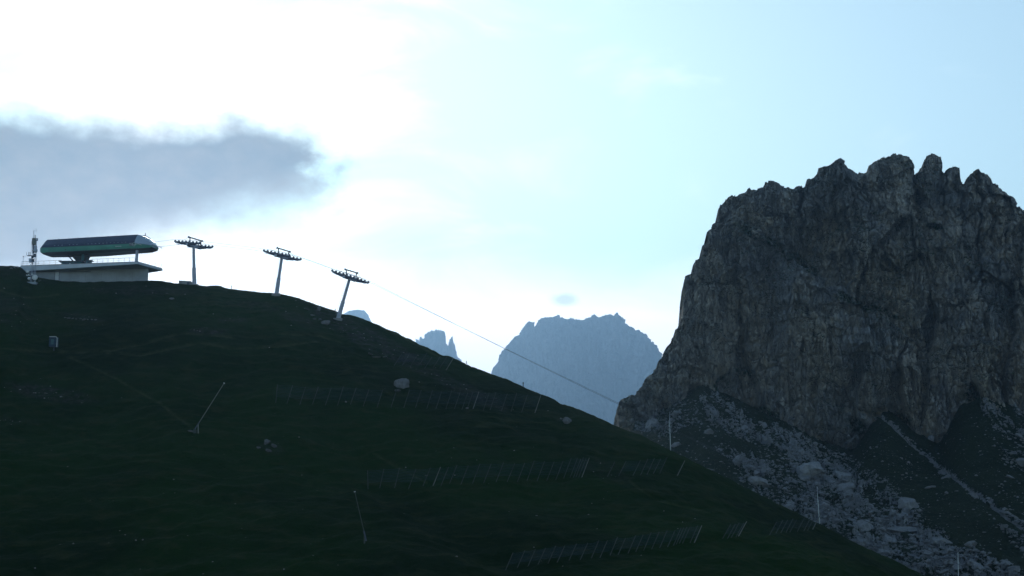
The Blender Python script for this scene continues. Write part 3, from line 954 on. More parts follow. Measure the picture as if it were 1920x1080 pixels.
# rocks on the near hill
HROCKS = [(753, 722, 1.35, 'smooth grey boulder alone on the dark grass above the long snow fence', .95, 1.0),
          (744, 731, .45, 'small flat stone touching the lower left of the lone grey boulder', .5, 1.6),
          (322, 559, .5, 'pale stone on the grass below the lift station', .6, 1.3),
          (610, 605, .8, 'largest grey rock just left of the third lift tower foot', .8, 1.1),
          (598, 580, .55, 'upright stone left of the third lift tower near the crest', 1.1, .9),
          (585, 590, .55, 'light stone in the rock patch left of the third lift tower', .6, 1.2),
          (575, 578, .5, 'flat stone at the top left of the rock patch by the third lift tower', .5, 1.5),
          (590, 597, .4, 'small stone in the middle of the rock patch by the third lift tower', .7, 1.0),
          (600, 598, .35, 'smallest stone beside the largest rock near the third lift tower', .7, 1.0),
          (500, 829, .6, 'larger of two dark stones in the cluster low on the open slope', .8, 1.0),
          (514, 836, .5, 'right hand stone of the cluster low on the open slope', .9, 1.0),
          (505, 845, .5, 'lowest pale stone of the cluster low on the open slope', .5, 1.4),
          (485, 838, .35, 'leftmost small stone of the cluster low on the open slope', .6, 1.2),
          (1063, 790, .75, 'light stone on the grass just below the crest in front of the far massif', .9, .9),
          (1053, 784, .3, 'tiny stone up left of the light stone below the crest', .6, 1.3),
          (694, 663, .4, 'flat pale stone at the upper end of the bare streak', .4, 1.8),
          (706, 668, .5, 'middle flat pale stone of the bare streak', .4, 2.0),
          (721, 668, .45, 'lowest pale stone of the bare streak', .4, 1.6),
          (876, 765, .25, 'tiny pale stone by the posts of the long snow fence', .8, 1.0),
          (649, 752, .2, 'tiny pale stone under the left half of the long snow fence', .8, 1.0),
          (362, 808, .45, 'pale flat stone at the foot of the leaning snow lance', .4, 1.6),
          (22, 502, .35, 'left stone of the low row beside the station wall', .6, 1.4),
          (28, 501, .3, 'middle stone of the low row beside the station wall', .7, 1.3),
          (33, 500, .35, 'right stone of the low row beside the station wall', .7, 1.2),
          (8, 539, .25, 'pale stone on the slope at the far left edge', .5, 1.3)]
for (px, py, r, lab, fl, stv) in HROCKS:
    x, y, z = on_hill(px, py + 2)
    boulder(x, y, z, r, lab, None, fl, 'rock', 'rock', stv, random.uniform(-.5, .5), ROUND if r > .7 else None)
for i in range(9):      # the line of whitish stones on the left of the hill
    px = 121 + i * 7.2 + random.uniform(-1.5, 1.5); py = 597 + i * .45 + random.uniform(-.8, .8)
    x, y, z = on_hill(px, py)
    boulder(x, y, z, random.uniform(.18, .38), 'whitish stone in the short row on the grass above the small box', 'row of whitish stones', .5, 'rock', 'rock', 1.4)
def hill_stones():
    rg = np.random.default_rng(4); out = []
    while len(out) < 320:
        px = rg.uniform(-20, 1400, 400); py = rg.uniform(520, 1080, 400)
        for a, b in zip(px, py):
            s, t = st(a, b)
            ys = np.linspace(165, 292, 60)
            zz, _w = hill_base(s * ys, ys)
            k = np.nonzero(t * ys - zz < 0)[0]
            if not len(k) or k[0] == 0: continue
            y = float(ys[k[0]]); x = float(s * y)
            z, p, so = hill_z(x, y, True)
            if rg.uniform() < .006 + float(so) * .30:
                out.append((x, y, float(z), .05 + .13 * rg.uniform() ** 2.5))
    return out
stones_mass('hill_stones', hill_stones(), M_BOULDER, 'small stones scattered over the grass and bare soil of the hill')

# ------------------------------------------------------------------ lift station
ZS = 55.3                                        # top of the roof slab
def PX(px, py, Y): return np.array(at(px, py, Y))
def build_station():
    A = PX(38, 494, 290.0); B = PX(258, 489.5, 285.5); C = PX(305, 502, 293.2)
    E = np.array([PX(42, 500, 303)[0], 303.0, 0]); D = np.array([PX(276, 500, 296)[0], 296.0, 0])
    root = empty('station_building', (float((A[0] + B[0]) / 2), 296, ground(-90, 290)),
                 'low pale concrete station building with overhanging flat roof on the hill crest', 'building')
    zb = [54.15, 54.86, 54.88, 54.88, 54.15]
    pts = [A, B, C, D, E]
    vs = [(p[0], p[1], z) for p, z in zip(pts, zb)] + [(p[0], p[1], ZS) for p in pts]
    roof = MB().add(vs, [(4, 3, 2, 1, 0), (5, 6, 7, 8, 9)] + [(i, (i + 1) % 5, 5 + (i + 1) % 5, 5 + i) for i in range(5)]).build('roof_slab', M_SLAB, root)
    # kerb along the roof edge
    kb = MB()
    for p, q in ((A, B), (B, C)):
        a = np.array([p[0], p[1], ZS + .06]); b = np.array([q[0], q[1], ZS + .06]); d = b - a
        n = np.array([-d[1], d[0], 0]) / np.linalg.norm(d)
        kb.box((a + b) / 2 + n * .12, (np.linalg.norm(d) - .3, .18, .12), (d, n, (0, 0, 1)))
    kb.build('roof_kerb', M_CONC_D, roof)
    # walls
    W0 = PX(44, 507, 290.6); W1 = PX(278.5, 505, 290.2)
    zt = lambda x: np.interp(x, [W0[0], W1[0]], [54.13, 54.84])
    z0 = 47.5
    w = MB().add([(W0[0], W0[1], z0), (W1[0], W1[1], z0), (PX(274, 500, 301.5)[0], 301.5, z0), (W0[0], 301.5, z0),
                  (W0[0], W0[1], zt(W0[0]) + .35), (W1[0], W1[1], 54.95), (PX(274, 500, 301.5)[0], 301.5, 54.95), (W0[0], 301.5, 54.5)],
                 [(3, 2, 1, 0), (4, 5, 6, 7), (0, 1, 5, 4), (1, 2, 6, 5), (2, 3, 7, 6), (3, 0, 4, 7)])
    w.build('wall', M_CONC, root)
    dj = MB()                                     # dark strip standing in for the shadow line under the fascia
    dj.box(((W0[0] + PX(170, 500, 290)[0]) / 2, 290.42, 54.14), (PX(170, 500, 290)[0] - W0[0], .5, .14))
    dj.build('roof_shadow_strip', M_DARK, root)
    for px in (107, ):
        c = PX(px, 517, 290.5)
        d = MB().box((c[0], 290.50, c[2] - .0), (.80, .12, 2.3)).build('door', M_DOOR, root)
        MB().box((c[0] + .30, 290.42, c[2]), (.05, .06, .14)).build('handle', M_DARK, d)
        MB().box((c[0], 290.52, c[2] + 1.22), (.95, .16, .12)).box((c[0] - .45, 290.52, c[2]), (.08, .1, 2.3)).box((c[0] + .45, 290.52, c[2]), (.08, .1, 2.3)).build('door_frame', M_DARK, root)
    # vertical joints of the concrete shuttering
    for i in range(1, 8):
        x = W0[0] + (W1[0] - W0[0]) * i / 8
        yy = W0[1] + (W1[1] - W0[1]) * i / 8
        MB().box((x, yy - .003, 50.8), (.035, .02, 6.2)).build('wall_joint', M_CONC_D, root)
    # railing along the roof edge
    def edge(px):
        f = (px - 38) / 220.0
        return A * (1 - f) + B * f
    rail = []
    for a, b in ((38.5, 114), (172, 252)):
        n = int(round((b - a) / 10.4))
        pp = []
        for i in range(n + 1):
            p = edge(a + (b - a) * i / n) + np.array([0, .45, 0])
            p[2] = ZS; pp.append(p)
        top = [p + np.array([0, 0, 1.0]) for p in pp]; midr = [p + np.array([0, 0, .5]) for p in pp]
        rl = MB(); rl.path(top, .04, 5); rl.path(midr, .018, 4)
        r = rl.build('railing', M_STEEL, root)
        for p, q in zip(pp, top): MB().tube(p, q, .035, .035, 5).build('railing_post', M_STEEL, r)
    # thin rods on the right hand edge
    for px, py in ((278, 494), (289, 498), (301, 501)):
        p = PX(px, py, 289 + (px - 258) * .09); p[2] = ZS
        MB().tube(p, p + np.array([.22, 0, .75]), .03, .03, 5).box(p + np.array([.25, 0, .8]), (.14, .1, .14)).build('edge_rod', M_STEEL, root)
    return root, A, B, C, edge
station, SA_, SB_, SC_, slab_edge = build_station()

# roof pole at the left
def roof_pole():
    p = PX(43, 495, 291.5); p[2] = ZS
    root = empty('camera_pole', tuple(p), 'thin pole with a short arm on the left corner of the station roof', 'pole')
    h = 2.25
    MB().tube(p, p + np.array([0, 0, h]), .05, .04, 6).build('pole', M_STEEL, root)
    MB().tube(p + np.array([0, 0, h]), p + np.array([.45, 0, h]), .025, .025, 5).build('arm', M_STEEL, root)
    MB().box(p + np.array([-.02, 0, h + .08]), (.16, .14, .12)).build('camera_head', M_DARK, root)
roof_pole()

# ------------------------------------------------------------------ chairlift terminal on the roof
TL = PX(83, 460, 295.5); TR = PX(291, 457, 290.0)
AX = np.array([TR[0] - TL[0], TR[1] - TL[1], 0.0]); TLEN = float(np.linalg.norm(AX)); AX /= TLEN
PE = np.array([-AX[1], AX[0], 0.0])              # away from the camera
def tp(u, w, z): return np.array([TL[0], TL[1], 0]) + AX * u + PE * w + np.array([0, 0, z])
def build_terminal():
    root = empty('lift_terminal', tuple(tp(TLEN / 2, 0, ZS)), 'long green and dark blue streamlined chairlift terminal raised above the station roof', 'chairlift terminal')
    L = TLEN
    # stations along the axis: u, z of belly, band bottom, shoulder, roof, and half widths
    S = [(0.0, 59.15, 59.2, 59.75, 59.95, .9, 1.5, 1.55, 1.2),
         (.35, 58.75, 58.95, 59.78, 60.4, 1.0, 2.0, 2.1, 1.2),
         (.9, 58.50, 58.75, 59.80, 61.45, 1.2, 2.4, 2.5, 1.2),
         (1.35, 58.42, 58.72, 59.80, 61.78, 1.3, 2.5, 2.6, 1.25),
         (L * .35, 58.20, 58.72, 59.80, 61.85, 1.7, 2.5, 2.6, 1.3),
         (L * .55, 58.22, 58.72, 59.80, 61.90, 1.7, 2.5, 2.6, 1.3),
         (L - 4.3, 58.42, 58.74, 59.82, 61.95, 1.5, 2.5, 2.6, 1.3),
         (L - 3.4, 58.45, 58.74, 59.80, 61.95, 1.5, 2.5, 2.6, 1.3)]
    NOSE = [(L - 3.398, 58.45, 58.74, 59.80, 61.93, 1.5, 2.48, 2.58, 1.3),
            (L - 2.4, 58.46, 58.75, 59.7, 61.7, 1.5, 2.4, 2.5, 1.25),
            (L - 1.3, 58.5, 58.8, 59.55, 61.1, 1.4, 2.2, 2.3, 1.15),
            (L - .4, 58.65, 58.9, 59.45, 60.4, 1.2, 1.9, 2.0, 1.0),
            (L, 58.95, 59.1, 59.4, 59.8, .9, 1.5, 1.6, .9)]
    def shell(rows, part):
        rings = []
        for (u, zb, zg, zs, zr, wb, wg, ws, wr) in rows:
            if part == 'roof':
                q = [(-ws - .06, zs), (-ws + .12, zs + (zr - zs) * .28), (-wr - .45, zs + (zr - zs) * .72), (-wr, zr - .02), (0, zr + .05), (wr, zr - .02), (wr + .45, zs + (zr - zs) * .72), (ws - .12, zs + (zr - zs) * .28), (ws + .06, zs), (0, zs - .02)]
            elif part == 'band':
                q = [(-wg, zg), (-wg - .12, (zg + zs) / 2), (-ws, zs - .03), (ws, zs - .03), (wg + .12, (zg + zs) / 2), (wg, zg)]
            else:
                q = [(-wb, zb), (-wg + .1, zg - .03), (wg - .1, zg - .03), (wb, zb)]
            rings.append([tp(u, w, z) for (w, z) in q])
        return MB().loft(rings)
    roof = shell(S, 'roof').build('roof_shell', M_ROOF, root)
    shell(S, 'band').build('side_band', M_GREEN, root)
    shell(S + NOSE[1:], 'belly').build('underside', M_BELLY, root)
    shell(NOSE, 'roof').build('nose_glazing', M_GLAZE, root)
    shell(NOSE, 'band').build('nose_band', M_GREEN, root)
    # panel seams of the roof shell and of the band
    for i in range(1, 9):
        u = 1.9 + (L - 5.6) * i / 9
        a = [tp(u, -2.55 - .08, 59.82), tp(u, -2.5, 60.4), tp(u, -1.76, 61.35), tp(u, -1.32, 61.93)]
        MB().path(a, .035, 4).build('roof_seam', M_DARK, roof)
    for i in range(20):                               # row of small vents low on the roof
        if i in (3, 7, 8): continue
        u = 4.0 + i * .86
        if u > L - 3.8: break
        MB().box(tp(u, -2.545, 60.12), (.26, .05, .12), (AX, PE, (0, 0, 1))).build('roof_vent', M_STEEL, roof)
    bandf = MB()                                       # dark rubber strips above and below the green band
    for z, w in ((59.79, -2.66), (58.73, -2.53)):
        bandf.path([tp(1.9, w, z), tp(L - 4.3, w, z)], .045, 4)
    bandf.build('trim_strip', M_DARK, root)
    nm = MB()                                          # pale maker's lettering, too small to read
    for i, (h, wd) in enumerate(((.2, .13), (.14, .1), (.14, .12), (.2, .1), (.14, .13), (.14, .1), (.18, .12), (.14, .12))):
        nm.box(tp(L * .705 + i * .17, -2.635, 59.22 + h / 2), (wd, .03, h), (AX, PE, (0, 0, 1)))
    nm.build('pale_lettering', M_PALE, root)
    MB().box(tp(L * .255, -2.63, 59.1), (.16, .04, .22), (AX, PE, (0, 0, 1))).build('hatch', M_DARK, root)
    # mechanism in the open corner at the front
    g = MB()
    cu = L - 4.0
    g.box(tp(cu, -2.60, 59.55), (1.0, .08, .55), (AX, PE, (0, 0, 1)))
    mech = g.build('entry_recess', M_DARK, root)
    ring = MB()
    n = 14
    c = tp(cu + .55, -2.72, 59.55)
    pr = [c + AX * (.36 * math.cos(2 * math.pi * i / n)) + np.array([0, 0, .36 * math.sin(2 * math.pi * i / n)]) for i in range(n + 1)]
    ring.path(pr, .045, 5)
    ring.build('drive_wheel', M_PALE, mech)
    MB().path([tp(cu - .4, -2.7, 59.45), tp(cu + .5, -2.7, 59.5), tp(cu + 1.5, -2.6, 59.62), tp(cu + 2.2, -2.5, 59.35)], .06, 5).path([tp(cu - .5, -2.7, 59.8), tp(cu + .4, -2.7, 59.82)], .05, 5).build('guide_rail', M_PALE, mech)
    MB().path([tp(L - 3.1, 0, 61.8), tp(L - 2.4, -.2, 61.95), tp(L - .95, -.3, 61.15)], .06, 5).build('nose_rail', M_DARK, root)
    MB().tube(tp(L - 2.3, -.1, 61.8), tp(L - 2.3, -.1, 62.55), .13, .02, 6).build('antenna', M_DARK, root)
    arm = MB().path([tp(L - .1, -1.0, 59.15), tp(L + .55, -1.0, 59.05), tp(L + 1.0, -1.0, 59.22)], .08, 6)
    arm.box(tp(L + 1.35, -1.0, 59.15), (.9, .3, .14), (AX + np.array([0, 0, -.15]), PE, (0, 0, 1)))
    arm.path([tp(L + 1.75, -1.0, 59.12), tp(L + 2.1, -1.0, 58.8)], .07, 5)
    arm.build('entry_arm', M_STEEL, root)
    # supports
    MB().loft([[tp(L * .31, -.9, ZS), tp(L * .40, -.9, ZS), tp(L * .40, .9, ZS), tp(L * .31, .9, ZS)],
               [tp(L * .315, -.9, 57.0), tp(L * .385, -.9, 57.0), tp(L * .385, .9, 57.0), tp(L * .315, .9, 57.0)],
               [tp(L * .27, -1.3, 58.3), tp(L * .40, -1.3, 58.3), tp(L * .40, 1.3, 58.3), tp(L * .27, 1.3, 58.3)]]).build('main_pillar', M_BELLY, root)
    MB().tube(tp(L * .235, -.6, 58.3), tp(L * .30, -.6, 56.6), .13, .13, 6).build('strut', M_DARK, root)
    MB().tube(tp(L * .385, -1.2, ZS), tp(L * .385, -1.2, 58.3), .28, .28, 10).build('pillar_pipe', M_TEAL, root)
    c = PX(256.5, 480, 289.2)
    zt = 58.5
    MB().tube((c[0], c[1], ZS), (c[0], c[1], zt), .32, .28, 14).build('front_column', M_STEEL, root, smooth=False)
    return root
terminal = build_terminal()

def build_cabin():
    p = PX(134, 488, 291.0); p[2] = ZS
    root = empty('control_cabin', tuple(p), 'small dark teal control cabin under the lift terminal on the station roof', 'cabin')
    a = np.array([PX(116, 488, 291.6)[0], 0, 0]); b = np.array([PX(158, 488, 291.6)[0], 0, 0])
    MB().box(((a[0] + b[0]) / 2 - .1, 291.8, ZS + .55), (b[0] - a[0] - .6, 1.8, 1.1)).build('wall', M_TEAL, root)
    MB().box(((a[0] + b[0]) / 2 - .15, 291.8, ZS + 1.19), (b[0] - a[0] + .5, 2.3, .16)).build('roof', M_DARK, root)
    for i in range(3):
        MB().box((a[0] + 1.0 + i * 1.05, 290.88, ZS + .66), (.8, .03, .5)).build('window', M_ROOF, root)
    MB().box((PX(131.5, 487, 290.8)[0], 290.84, ZS + .62), (.26, .06, .26)).build('lamp', M_WHITE, root)
    # ramp of concrete in front of the cabin
    x0, x1 = PX(118, 490, 289)[0], PX(160, 490, 289)[0]
    MB().add([(x0, 289.3, ZS), (x1, 289.0, ZS), (x1, 290.4, ZS), (x0, 290.4, ZS), ((x0 + x1) / 2 - .3, 289.6, ZS + .42), ((x0 + x1) / 2 - .3, 290.4, ZS + .42)],
             [(0, 1, 4), (1, 2, 5, 4), (2, 3, 5), (3, 0, 4, 5), (3, 2, 1, 0)]).build('ramp', M_CONC, root)
    r2 = empty('equipment_hut', (float(PX(166, 488, 289)[0]), 290.3, ZS), 'narrow teal hut right of the main pillar of the lift terminal', 'hut')
    x = PX(166, 488, 290)[0]
    MB().box((x, 290.4, ZS + .55), (.9, 1.2, 1.1)).build('wall', M_TEAL, r2)
    MB().box((x + .1, 290.4, ZS + 1.17), (1.35, 1.6, .14)).build('roof', M_DARK, r2)
    MB().box((x + .12, 289.78, ZS + .5), (.4, .04, .8)).build('door', M_DARK, r2)
build_cabin()

# ------------------------------------------------------------------ lift towers
ROPE_DIR_Y = -.30
CR = np.array([.85, 2.05, 0.0])                   # half of the cross arm
def lift_tower(base, head, tilt, label, block=None):
    """base, head: points; tilt: how steeply the rope train falls to the right (radians)"""
    base = np.array(base, float); head = np.array(head, float)
    root = empty('lift_tower', tuple(base), label, 'lift tower', 'chairlift towers along the crest')
    ax = head - base; H = np.linalg.norm(ax); ax /= H
    k = .42
    MB().tube(base - ax * 1.2, base + ax * H * k, .46, .38, 14).build('lower_mast', M_STEEL, root, smooth=False)
    MB().tube(base + ax * H * k, head, .31, .28, 14).build('upper_mast', M_STEEL, root)
    MB().tube(base + ax * (H * k - .08), base + ax * (H * k + .08), .42, .42, 14).build('flange', M_STEEL, root)
    MB().box(base + np.array([0, 0, -.25]), (1.7, 1.7, .6)).build('foundation', M_CONC_D, root)
    ld = MB()
    off = np.array([-.52, -.15, 0])
    for s in (-.14, .14):
        ld.path([base + off + np.array([s, 0, 0]) + ax * .8, head + off + np.array([s, 0, 0]) - ax * .3], .018, 4)
    for i in range(int(H / .45)):
        p = base + off + ax * (.9 + i * .45)
        ld.path([p + np.array([-.14, 0, 0]), p + np.array([.14, 0, 0])], .014, 4)
    ld.build('ladder', M_STEEL, root)
    MB().box(head + ax * .05, (.5, 2 * np.linalg.norm(CR) + .5, .46), (np.cross(CR, (0, 0, 1)), CR, (0, 0, 1))).build('cross_arm', M_STEEL, root)
    rd = np.array([math.cos(tilt), ROPE_DIR_Y * math.cos(tilt), -math.sin(tilt)]); rd /= np.linalg.norm(rd)
    up = np.cross(CR, rd); up = up / np.linalg.norm(up)
    if up[2] < 0: up = -up
    cn = np.cross(rd, up)
    HL = 3.15
    for side in (-1, 1):
        c = head + CR * side + up * .30
        # carrying beam, deep in the middle and slender at the ends
        rings = []
        for u, h in ((-HL + .2, .16), (-HL * .55, .42), (-.8, .68), (0, .75), (.8, .68), (HL * .55, .42), (HL - .2, .16)):
            p = c + rd * u
            rings.append([p - cn * .09 - up * h * .62, p + cn * .09 - up * h * .62, p + cn * .09 + up * h * .38, p - cn * .09 + up * h * .38])
        beam = MB().loft(rings).build('sheave_beam', M_DARK, root)
        for i in range(8):
            u = -HL + .2 + i * (2 * HL - .4) / 7
            p = c + rd * u + up * .24
            MB().tube(p - cn * .08, p + cn * .08, .25, .25, 12).build('sheave', M_DARK, beam)
        for i in range(4):                              # rockers that hold two wheels each
            u = -HL + .2 + (2 * i + .5) * (2 * HL - .4) / 7
            p = c + rd * u + up * .17
            MB().box(p + cn * .13, (.78, .05, .18), (rd, cn, up)).build('rocker', M_STEEL, beam)
        # walkway with hand rail beside the wheels
        q = c + cn * side * .45 - up * .28
        wk = MB().box(q, (2 * HL - .5, .42, .06), (rd, cn, up))
        wk.build('walkway', M_STEEL, root)
        hr = MB()
        hr.path([q + rd * (-HL + .8) + up * .95, q + rd * (HL - .8) + up * .95], .02, 4)
        for u in (-HL + .8, 0, HL - .8): hr.path([q + rd * u, q + rd * u + up * .95], .018, 4)
        hr.build('hand_rail', M_STEEL, root)
    # lifting frame above the head
    a = head + CR * -.62; b = head + CR * .72 + np.array([.55, 0, -.10])
    hgt = np.array([0, 0, 1.65])
    fr = MB(); fr.tube(a, a + hgt, .12, .12, 6); fr.tube(b, b + hgt, .12, .12, 6)
    d = b - a
    fr.path([a + hgt - d * .12, b + hgt + d * .12], .13, 6)
    fr.build('lifting_frame', M_DARK, root)
    MB().box(a + hgt - d * .12, (.3, .3, .34)).box(b + hgt + d * .12, (.3, .3, .34)).build('frame_pulley', M_DARK, root)
    st_ = MB()
    st_.path([a + hgt - d * .1, head + CR * -1 + rd * -1.7 + up * .4], .022, 4)
    st_.path([b + hgt + d * .1, head + CR * 1 + rd * 1.9 + up * .4], .022, 4)
    st_.build('stay_wire', M_CABLE, root)
    return root, head, rd, up, HL

T1b = np.array(at(364.5, 533, 290.5)); T1h = np.array(at(363.0, 462, 290.5))
T2b = np.array(on_hill(518, 548)); T2b = np.array(at(518.5, 549.5, 285.0)); T2h = np.array(at(528.5, 482.5, 285.0))
x3, y3, z3 = on_hill(634, 598)
T3b = np.array((x3, y3, z3)); T3h = np.array(at(655.5, 523, y3))
T1b[2] = min(T1b[2], ground(T1b[0], T1b[1]) + .1); T2b[2] = ground(T2b[0], T2b[1]) + .05
TW = [lift_tower(T1b, T1h, math.radians(7), 'upright lift tower nearest the station with a concrete block at its foot'),
      lift_tower(T2b, T2h, math.radians(13.5), 'middle lift tower of three, leaning slightly right on the bare crest'),
      lift_tower(T3b, T3h, math.radians(20), 'third lift tower, leaning most, beside the rounded blue summit')]

def concrete_block():
    p = PX(348, 531, 291.2)
    root = empty('concrete_block', (float(p[0]), 291.2, float(p[2])), 'weathered concrete block on the crest left of the first lift tower', 'concrete block')
    MB().add([(p[0] - 1.45, 290.6, p[2] - 1.5), (p[0] + 1.3, 290.6, p[2] - 1.5), (p[0] + 1.3, 292.6, p[2] - 1.5), (p[0] - 1.45, 292.6, p[2] - 1.5),
              (p[0] - 1.3, 290.7, p[2] + .50), (p[0] + 1.2, 290.7, p[2] + .36), (p[0] + 1.2, 292.5, p[2] + .36), (p[0] - 1.3, 292.5, p[2] + .50)],
             [(3, 2, 1, 0), (4, 5, 6, 7), (0, 1, 5, 4), (1, 2, 6, 5), (2, 3, 7, 6), (3, 0, 4, 7)]).build('block', M_CONC_D, root)
    MB().box((p[0] + .7, 290.55, p[2] - .1), (.5, .08, .6)).build('hatch', M_DARK, root)
concrete_block()

# haul ropes: from the terminal over the three towers and down behind the hill
def haul_rope(side, label):
    P = []
    q = tp(TLEN - .3, 2.2 * side, 59.85)
    P.append(q)
    for (r, head, rd, up, HL) in TW:
        c = head + CR * side + up * (.30 + .33 + .24)
        P += [c - rd * HL, c + rd * HL]
    far = [at(943, 662, P[-1][1] - 10.0), at(1160, 769.5, P[-1][1] - 24.0), at(1420, 893, P[-1][1] - 40), at(1800, 1065, P[-1][1] - 60), at(2150, 1215, P[-1][1] - 78)]
    f = [np.array(a) for a in far]
    # hang the last span as one smooth curve through those points
    xs = np.array([P[-1][0]] + [a[0] for a in f]); zs = np.array([P[-1][2]] + [a[2] + (0 if side < 0 else 0) for a in f]); yy = np.array([P[-1][1]] + [a[1] for a in f])
    cz = np.polyfit(xs - xs[0], zs - zs[0], 2, w=[50, 10, 10, 3, 1, 1]); cy = np.polyfit(xs - xs[0], yy - yy[0], 1)
    pts = list(P)
    z_off = 0.0
    for i in range(1, 60):
        u = (xs[-1] - xs[0]) * i / 59
        pts.append(np.array([xs[0] + u, yy[0] + cy[0] * u, zs[0] + np.polyval(cz[:2].tolist() + [0], u)]))
    mb = MB(); mb.path(pts, .025, 5)
    o = mb.build('haul_rope', M_CABLE, None, origin=tuple(P[0]))
    tag(o, label, 'cable')
haul_rope(-1, 'near one of the two steel lift ropes running from the terminal over the towers')
haul_rope(1, 'far one of the two steel lift ropes running from the terminal over the towers')

# ------------------------------------------------------------------ telecom mast with dishes in front of the station
def telecom_mast():
    b = np.array(on_hill(61.5, 531)); b[1] -= .0
    Y = b[1]; x = b[0]; z0 = b[2] - .3
    root = empty('antenna_mast', (x, Y, z0), 'lattice antenna mast with round white dishes standing before the left end of the station', 'mast')
    zt = at(62, 449, Y)[2]; zk = at(62, 490, Y)[2]
    hw = .42
    lt = MB()
    cor = [(-hw, -hw), (hw, -hw), (hw, hw), (-hw, hw)]
    def cp(i, z):
        f = 1 - .45 * (z - z0) / (zt - z0)
        return np.array([x + cor[i][0] * f, Y + cor[i][1] * f, z])
    for i in range(4): lt.path([cp(i, z0), cp(i, zt)], .04, 5)
    lat = lt.build('lattice_legs', M_STEEL, root)
    br = MB(); n = 11
    for k in range(n):
        za = z0 + (zt - z0) * k / n; zb = z0 + (zt - z0) * (k + 1) / n
        for i in range(4):
            j = (i + 1) % 4
            br.path([cp(i, za), cp(j, zb)] if k % 2 else [cp(j, za), cp(i, zb)], .022, 4)
            br.path([cp(i, zb), cp(j, zb)], .02, 4)
    br.build('bracing', M_STEEL, root)
    def dish(px, py, r, nm='dish'):
        c = np.array(at(px, py, Y - .8))
        n = 16; d = MB()
        rings = []
        for (rr, dy) in ((r * 1.0, .28), (r * 1.0, .0), (r * .8, -.06), (r * .4, -.1), (r * .05, -.11)):
            rings.append([(c[0] + rr * math.cos(2 * math.pi * i / n), c[1] + dy, c[2] + rr * math.sin(2 * math.pi * i / n)) for i in range(n)])
        d.loft(rings[::-1])
        o = d.build('dish', M_WHITE, root, smooth=False)
        MB().tube((c[0], c[1] + .3, c[2]), (x + (c[0] - x) * .3, Y - .1, c[2]), .05, .05, 5).build('bracket', M_STEEL, o)
    for a in ((51.2, 509, .33), (54.3, 522, .30), (65, 520, .56), (53.6, 515.5, .17), (59.6, 514.2, .19), (50.2, 516, .14)): dish(*a)
    # upper equipment
    def cyl(px, py0, py1, r, m=M_STEEL, dx=0, nm='panel_antenna'):
        a = np.array(at(px, py0, Y - .2)); c = np.array(at(px, py1, Y - .2))
        MB().tube(a, c, r, r, 9).build(nm, m, root)
    cyl(64, 459, 447, .42, M_LANCE, nm='antenna_drum')
    cyl(69, 451, 447, .28, M_STEEL, nm='panel_antenna')
    for py in (462, 467): cyl(66.5, py + 3, py - 1, .30, M_STEEL)
    cyl(62, 475, 458, .15, M_DARK); cyl(59.5, 477, 452, .04, M_STEEL, nm='whip')
    dish2 = MB()
    c = np.array(at(66.5, 470, Y - .5)); dish2.tube(c, c + np.array([.12, -.35, .05]), .44, .40, 14); dish2.build('dish', M_STEEL, root)
    cyl(65, 482, 476, .27, M_DARK); cyl(60.5, 484, 479, .22, M_DARK)
    MB().box(np.array(at(57.5, 479.5, Y)), (1.3, .5, .10)).build('side_arm', M_DARK, root)
    for px in (50.0, 54.0, 56.5):
        cyl(px, 479, 472.5, .06 if px > 52 else .03, M_DARK, nm='small_antenna')
    cyl(57, 492, 485, .33, M_STEEL, nm='equipment_pod'); cyl(62, 492, 486, .2, M_DARK, nm='equipment_pod')
    top = MB(); a = np.array(at(63.3, 449, Y)); b2 = np.array(at(63.3, 432, Y)); top.tube(a, b2, .07, .05, 6)
    top.build('top_pole', M_STEEL, root)
    MB().path([np.array(at(63.3, 433, Y)), np.array(at(69, 433, Y))], .03, 4).path([np.array(at(68, 437, Y)), np.array(at(68, 428, Y))], .025, 4).build('top_whip', M_STEEL, root)
    MB().tube(np.array(at(65.8, 448, Y)), np.array(at(66, 440.5, Y)), .08, .08, 6).build('small_antenna', M_DARK, root)
    cyl(57.5, 503, 495, .07, M_WHITE, nm='cable_duct')
    MB().box((x, Y, z0 + .15), (1.8, 1.8, .5)).build('foundation', M_CONC, root)
telecom_mast()
x, y, z = on_hill(73, 527)
boulder(x, y, z, .3, 'pale flat stone right of the antenna mast foot', None, .3, 'rock', 'rock', 1.8, 0.0)

# ------------------------------------------------------------------ snow lances, marker posts, box
def lance(base_px, top_px, tip_px, label, r=.07, behind=0.0, tipr=.03):
    if behind:
        s = st(*base_px)[0]; Y = float(np.interp(s, _fs, _crest_y)) + behind
        b = np.array([s * Y, Y, ground(s * Y, Y)])
    else:
        b = np.array(on_hill(*base_px)); Y = b[1]
    root = empty('snow_lance', tuple(b), label, 'snow lance', 'snow lances on the slope')
    t = np.array(at(*top_px, Y)); tip = np.array(at(*tip_px, Y))
    return root, b, t, tip
def leaning(base_px, top_px, tip_px, label, bright):
    root, b, t, tip = lance(base_px, top_px, tip_px, label)
    MB().tube(b - np.array([0, 0, .3]), t, .10, .08, 8).build('base_pole', M_LANCE if bright else M_LANCE_D, root)
    MB().tube(t, tip, .055, .045, 6).build('lance_tube', M_LANCE if bright else M_LANCE_D, root)
    MB().tube(tip - (tip - t) * .015, tip + (tip - t) * .004, .10, .10, 8).build('nozzle_head', M_WHITE, root)
    d = (tip - t) / np.linalg.norm(tip - t)
    MB().tube(t - d * .9, t + d * .4, .09, .09, 8).build('pivot_arm', M_DARK, root)
    if bright: MB().box(b + np.array([-.55, -.1, .25]), (.45, .4, .5)).build('valve_box', M_LANCE_D, root)
leaning((372, 812), (371.5, 795), (420.5, 718), 'snow lance leaning right on the left part of the slope, with a bright tube', True)
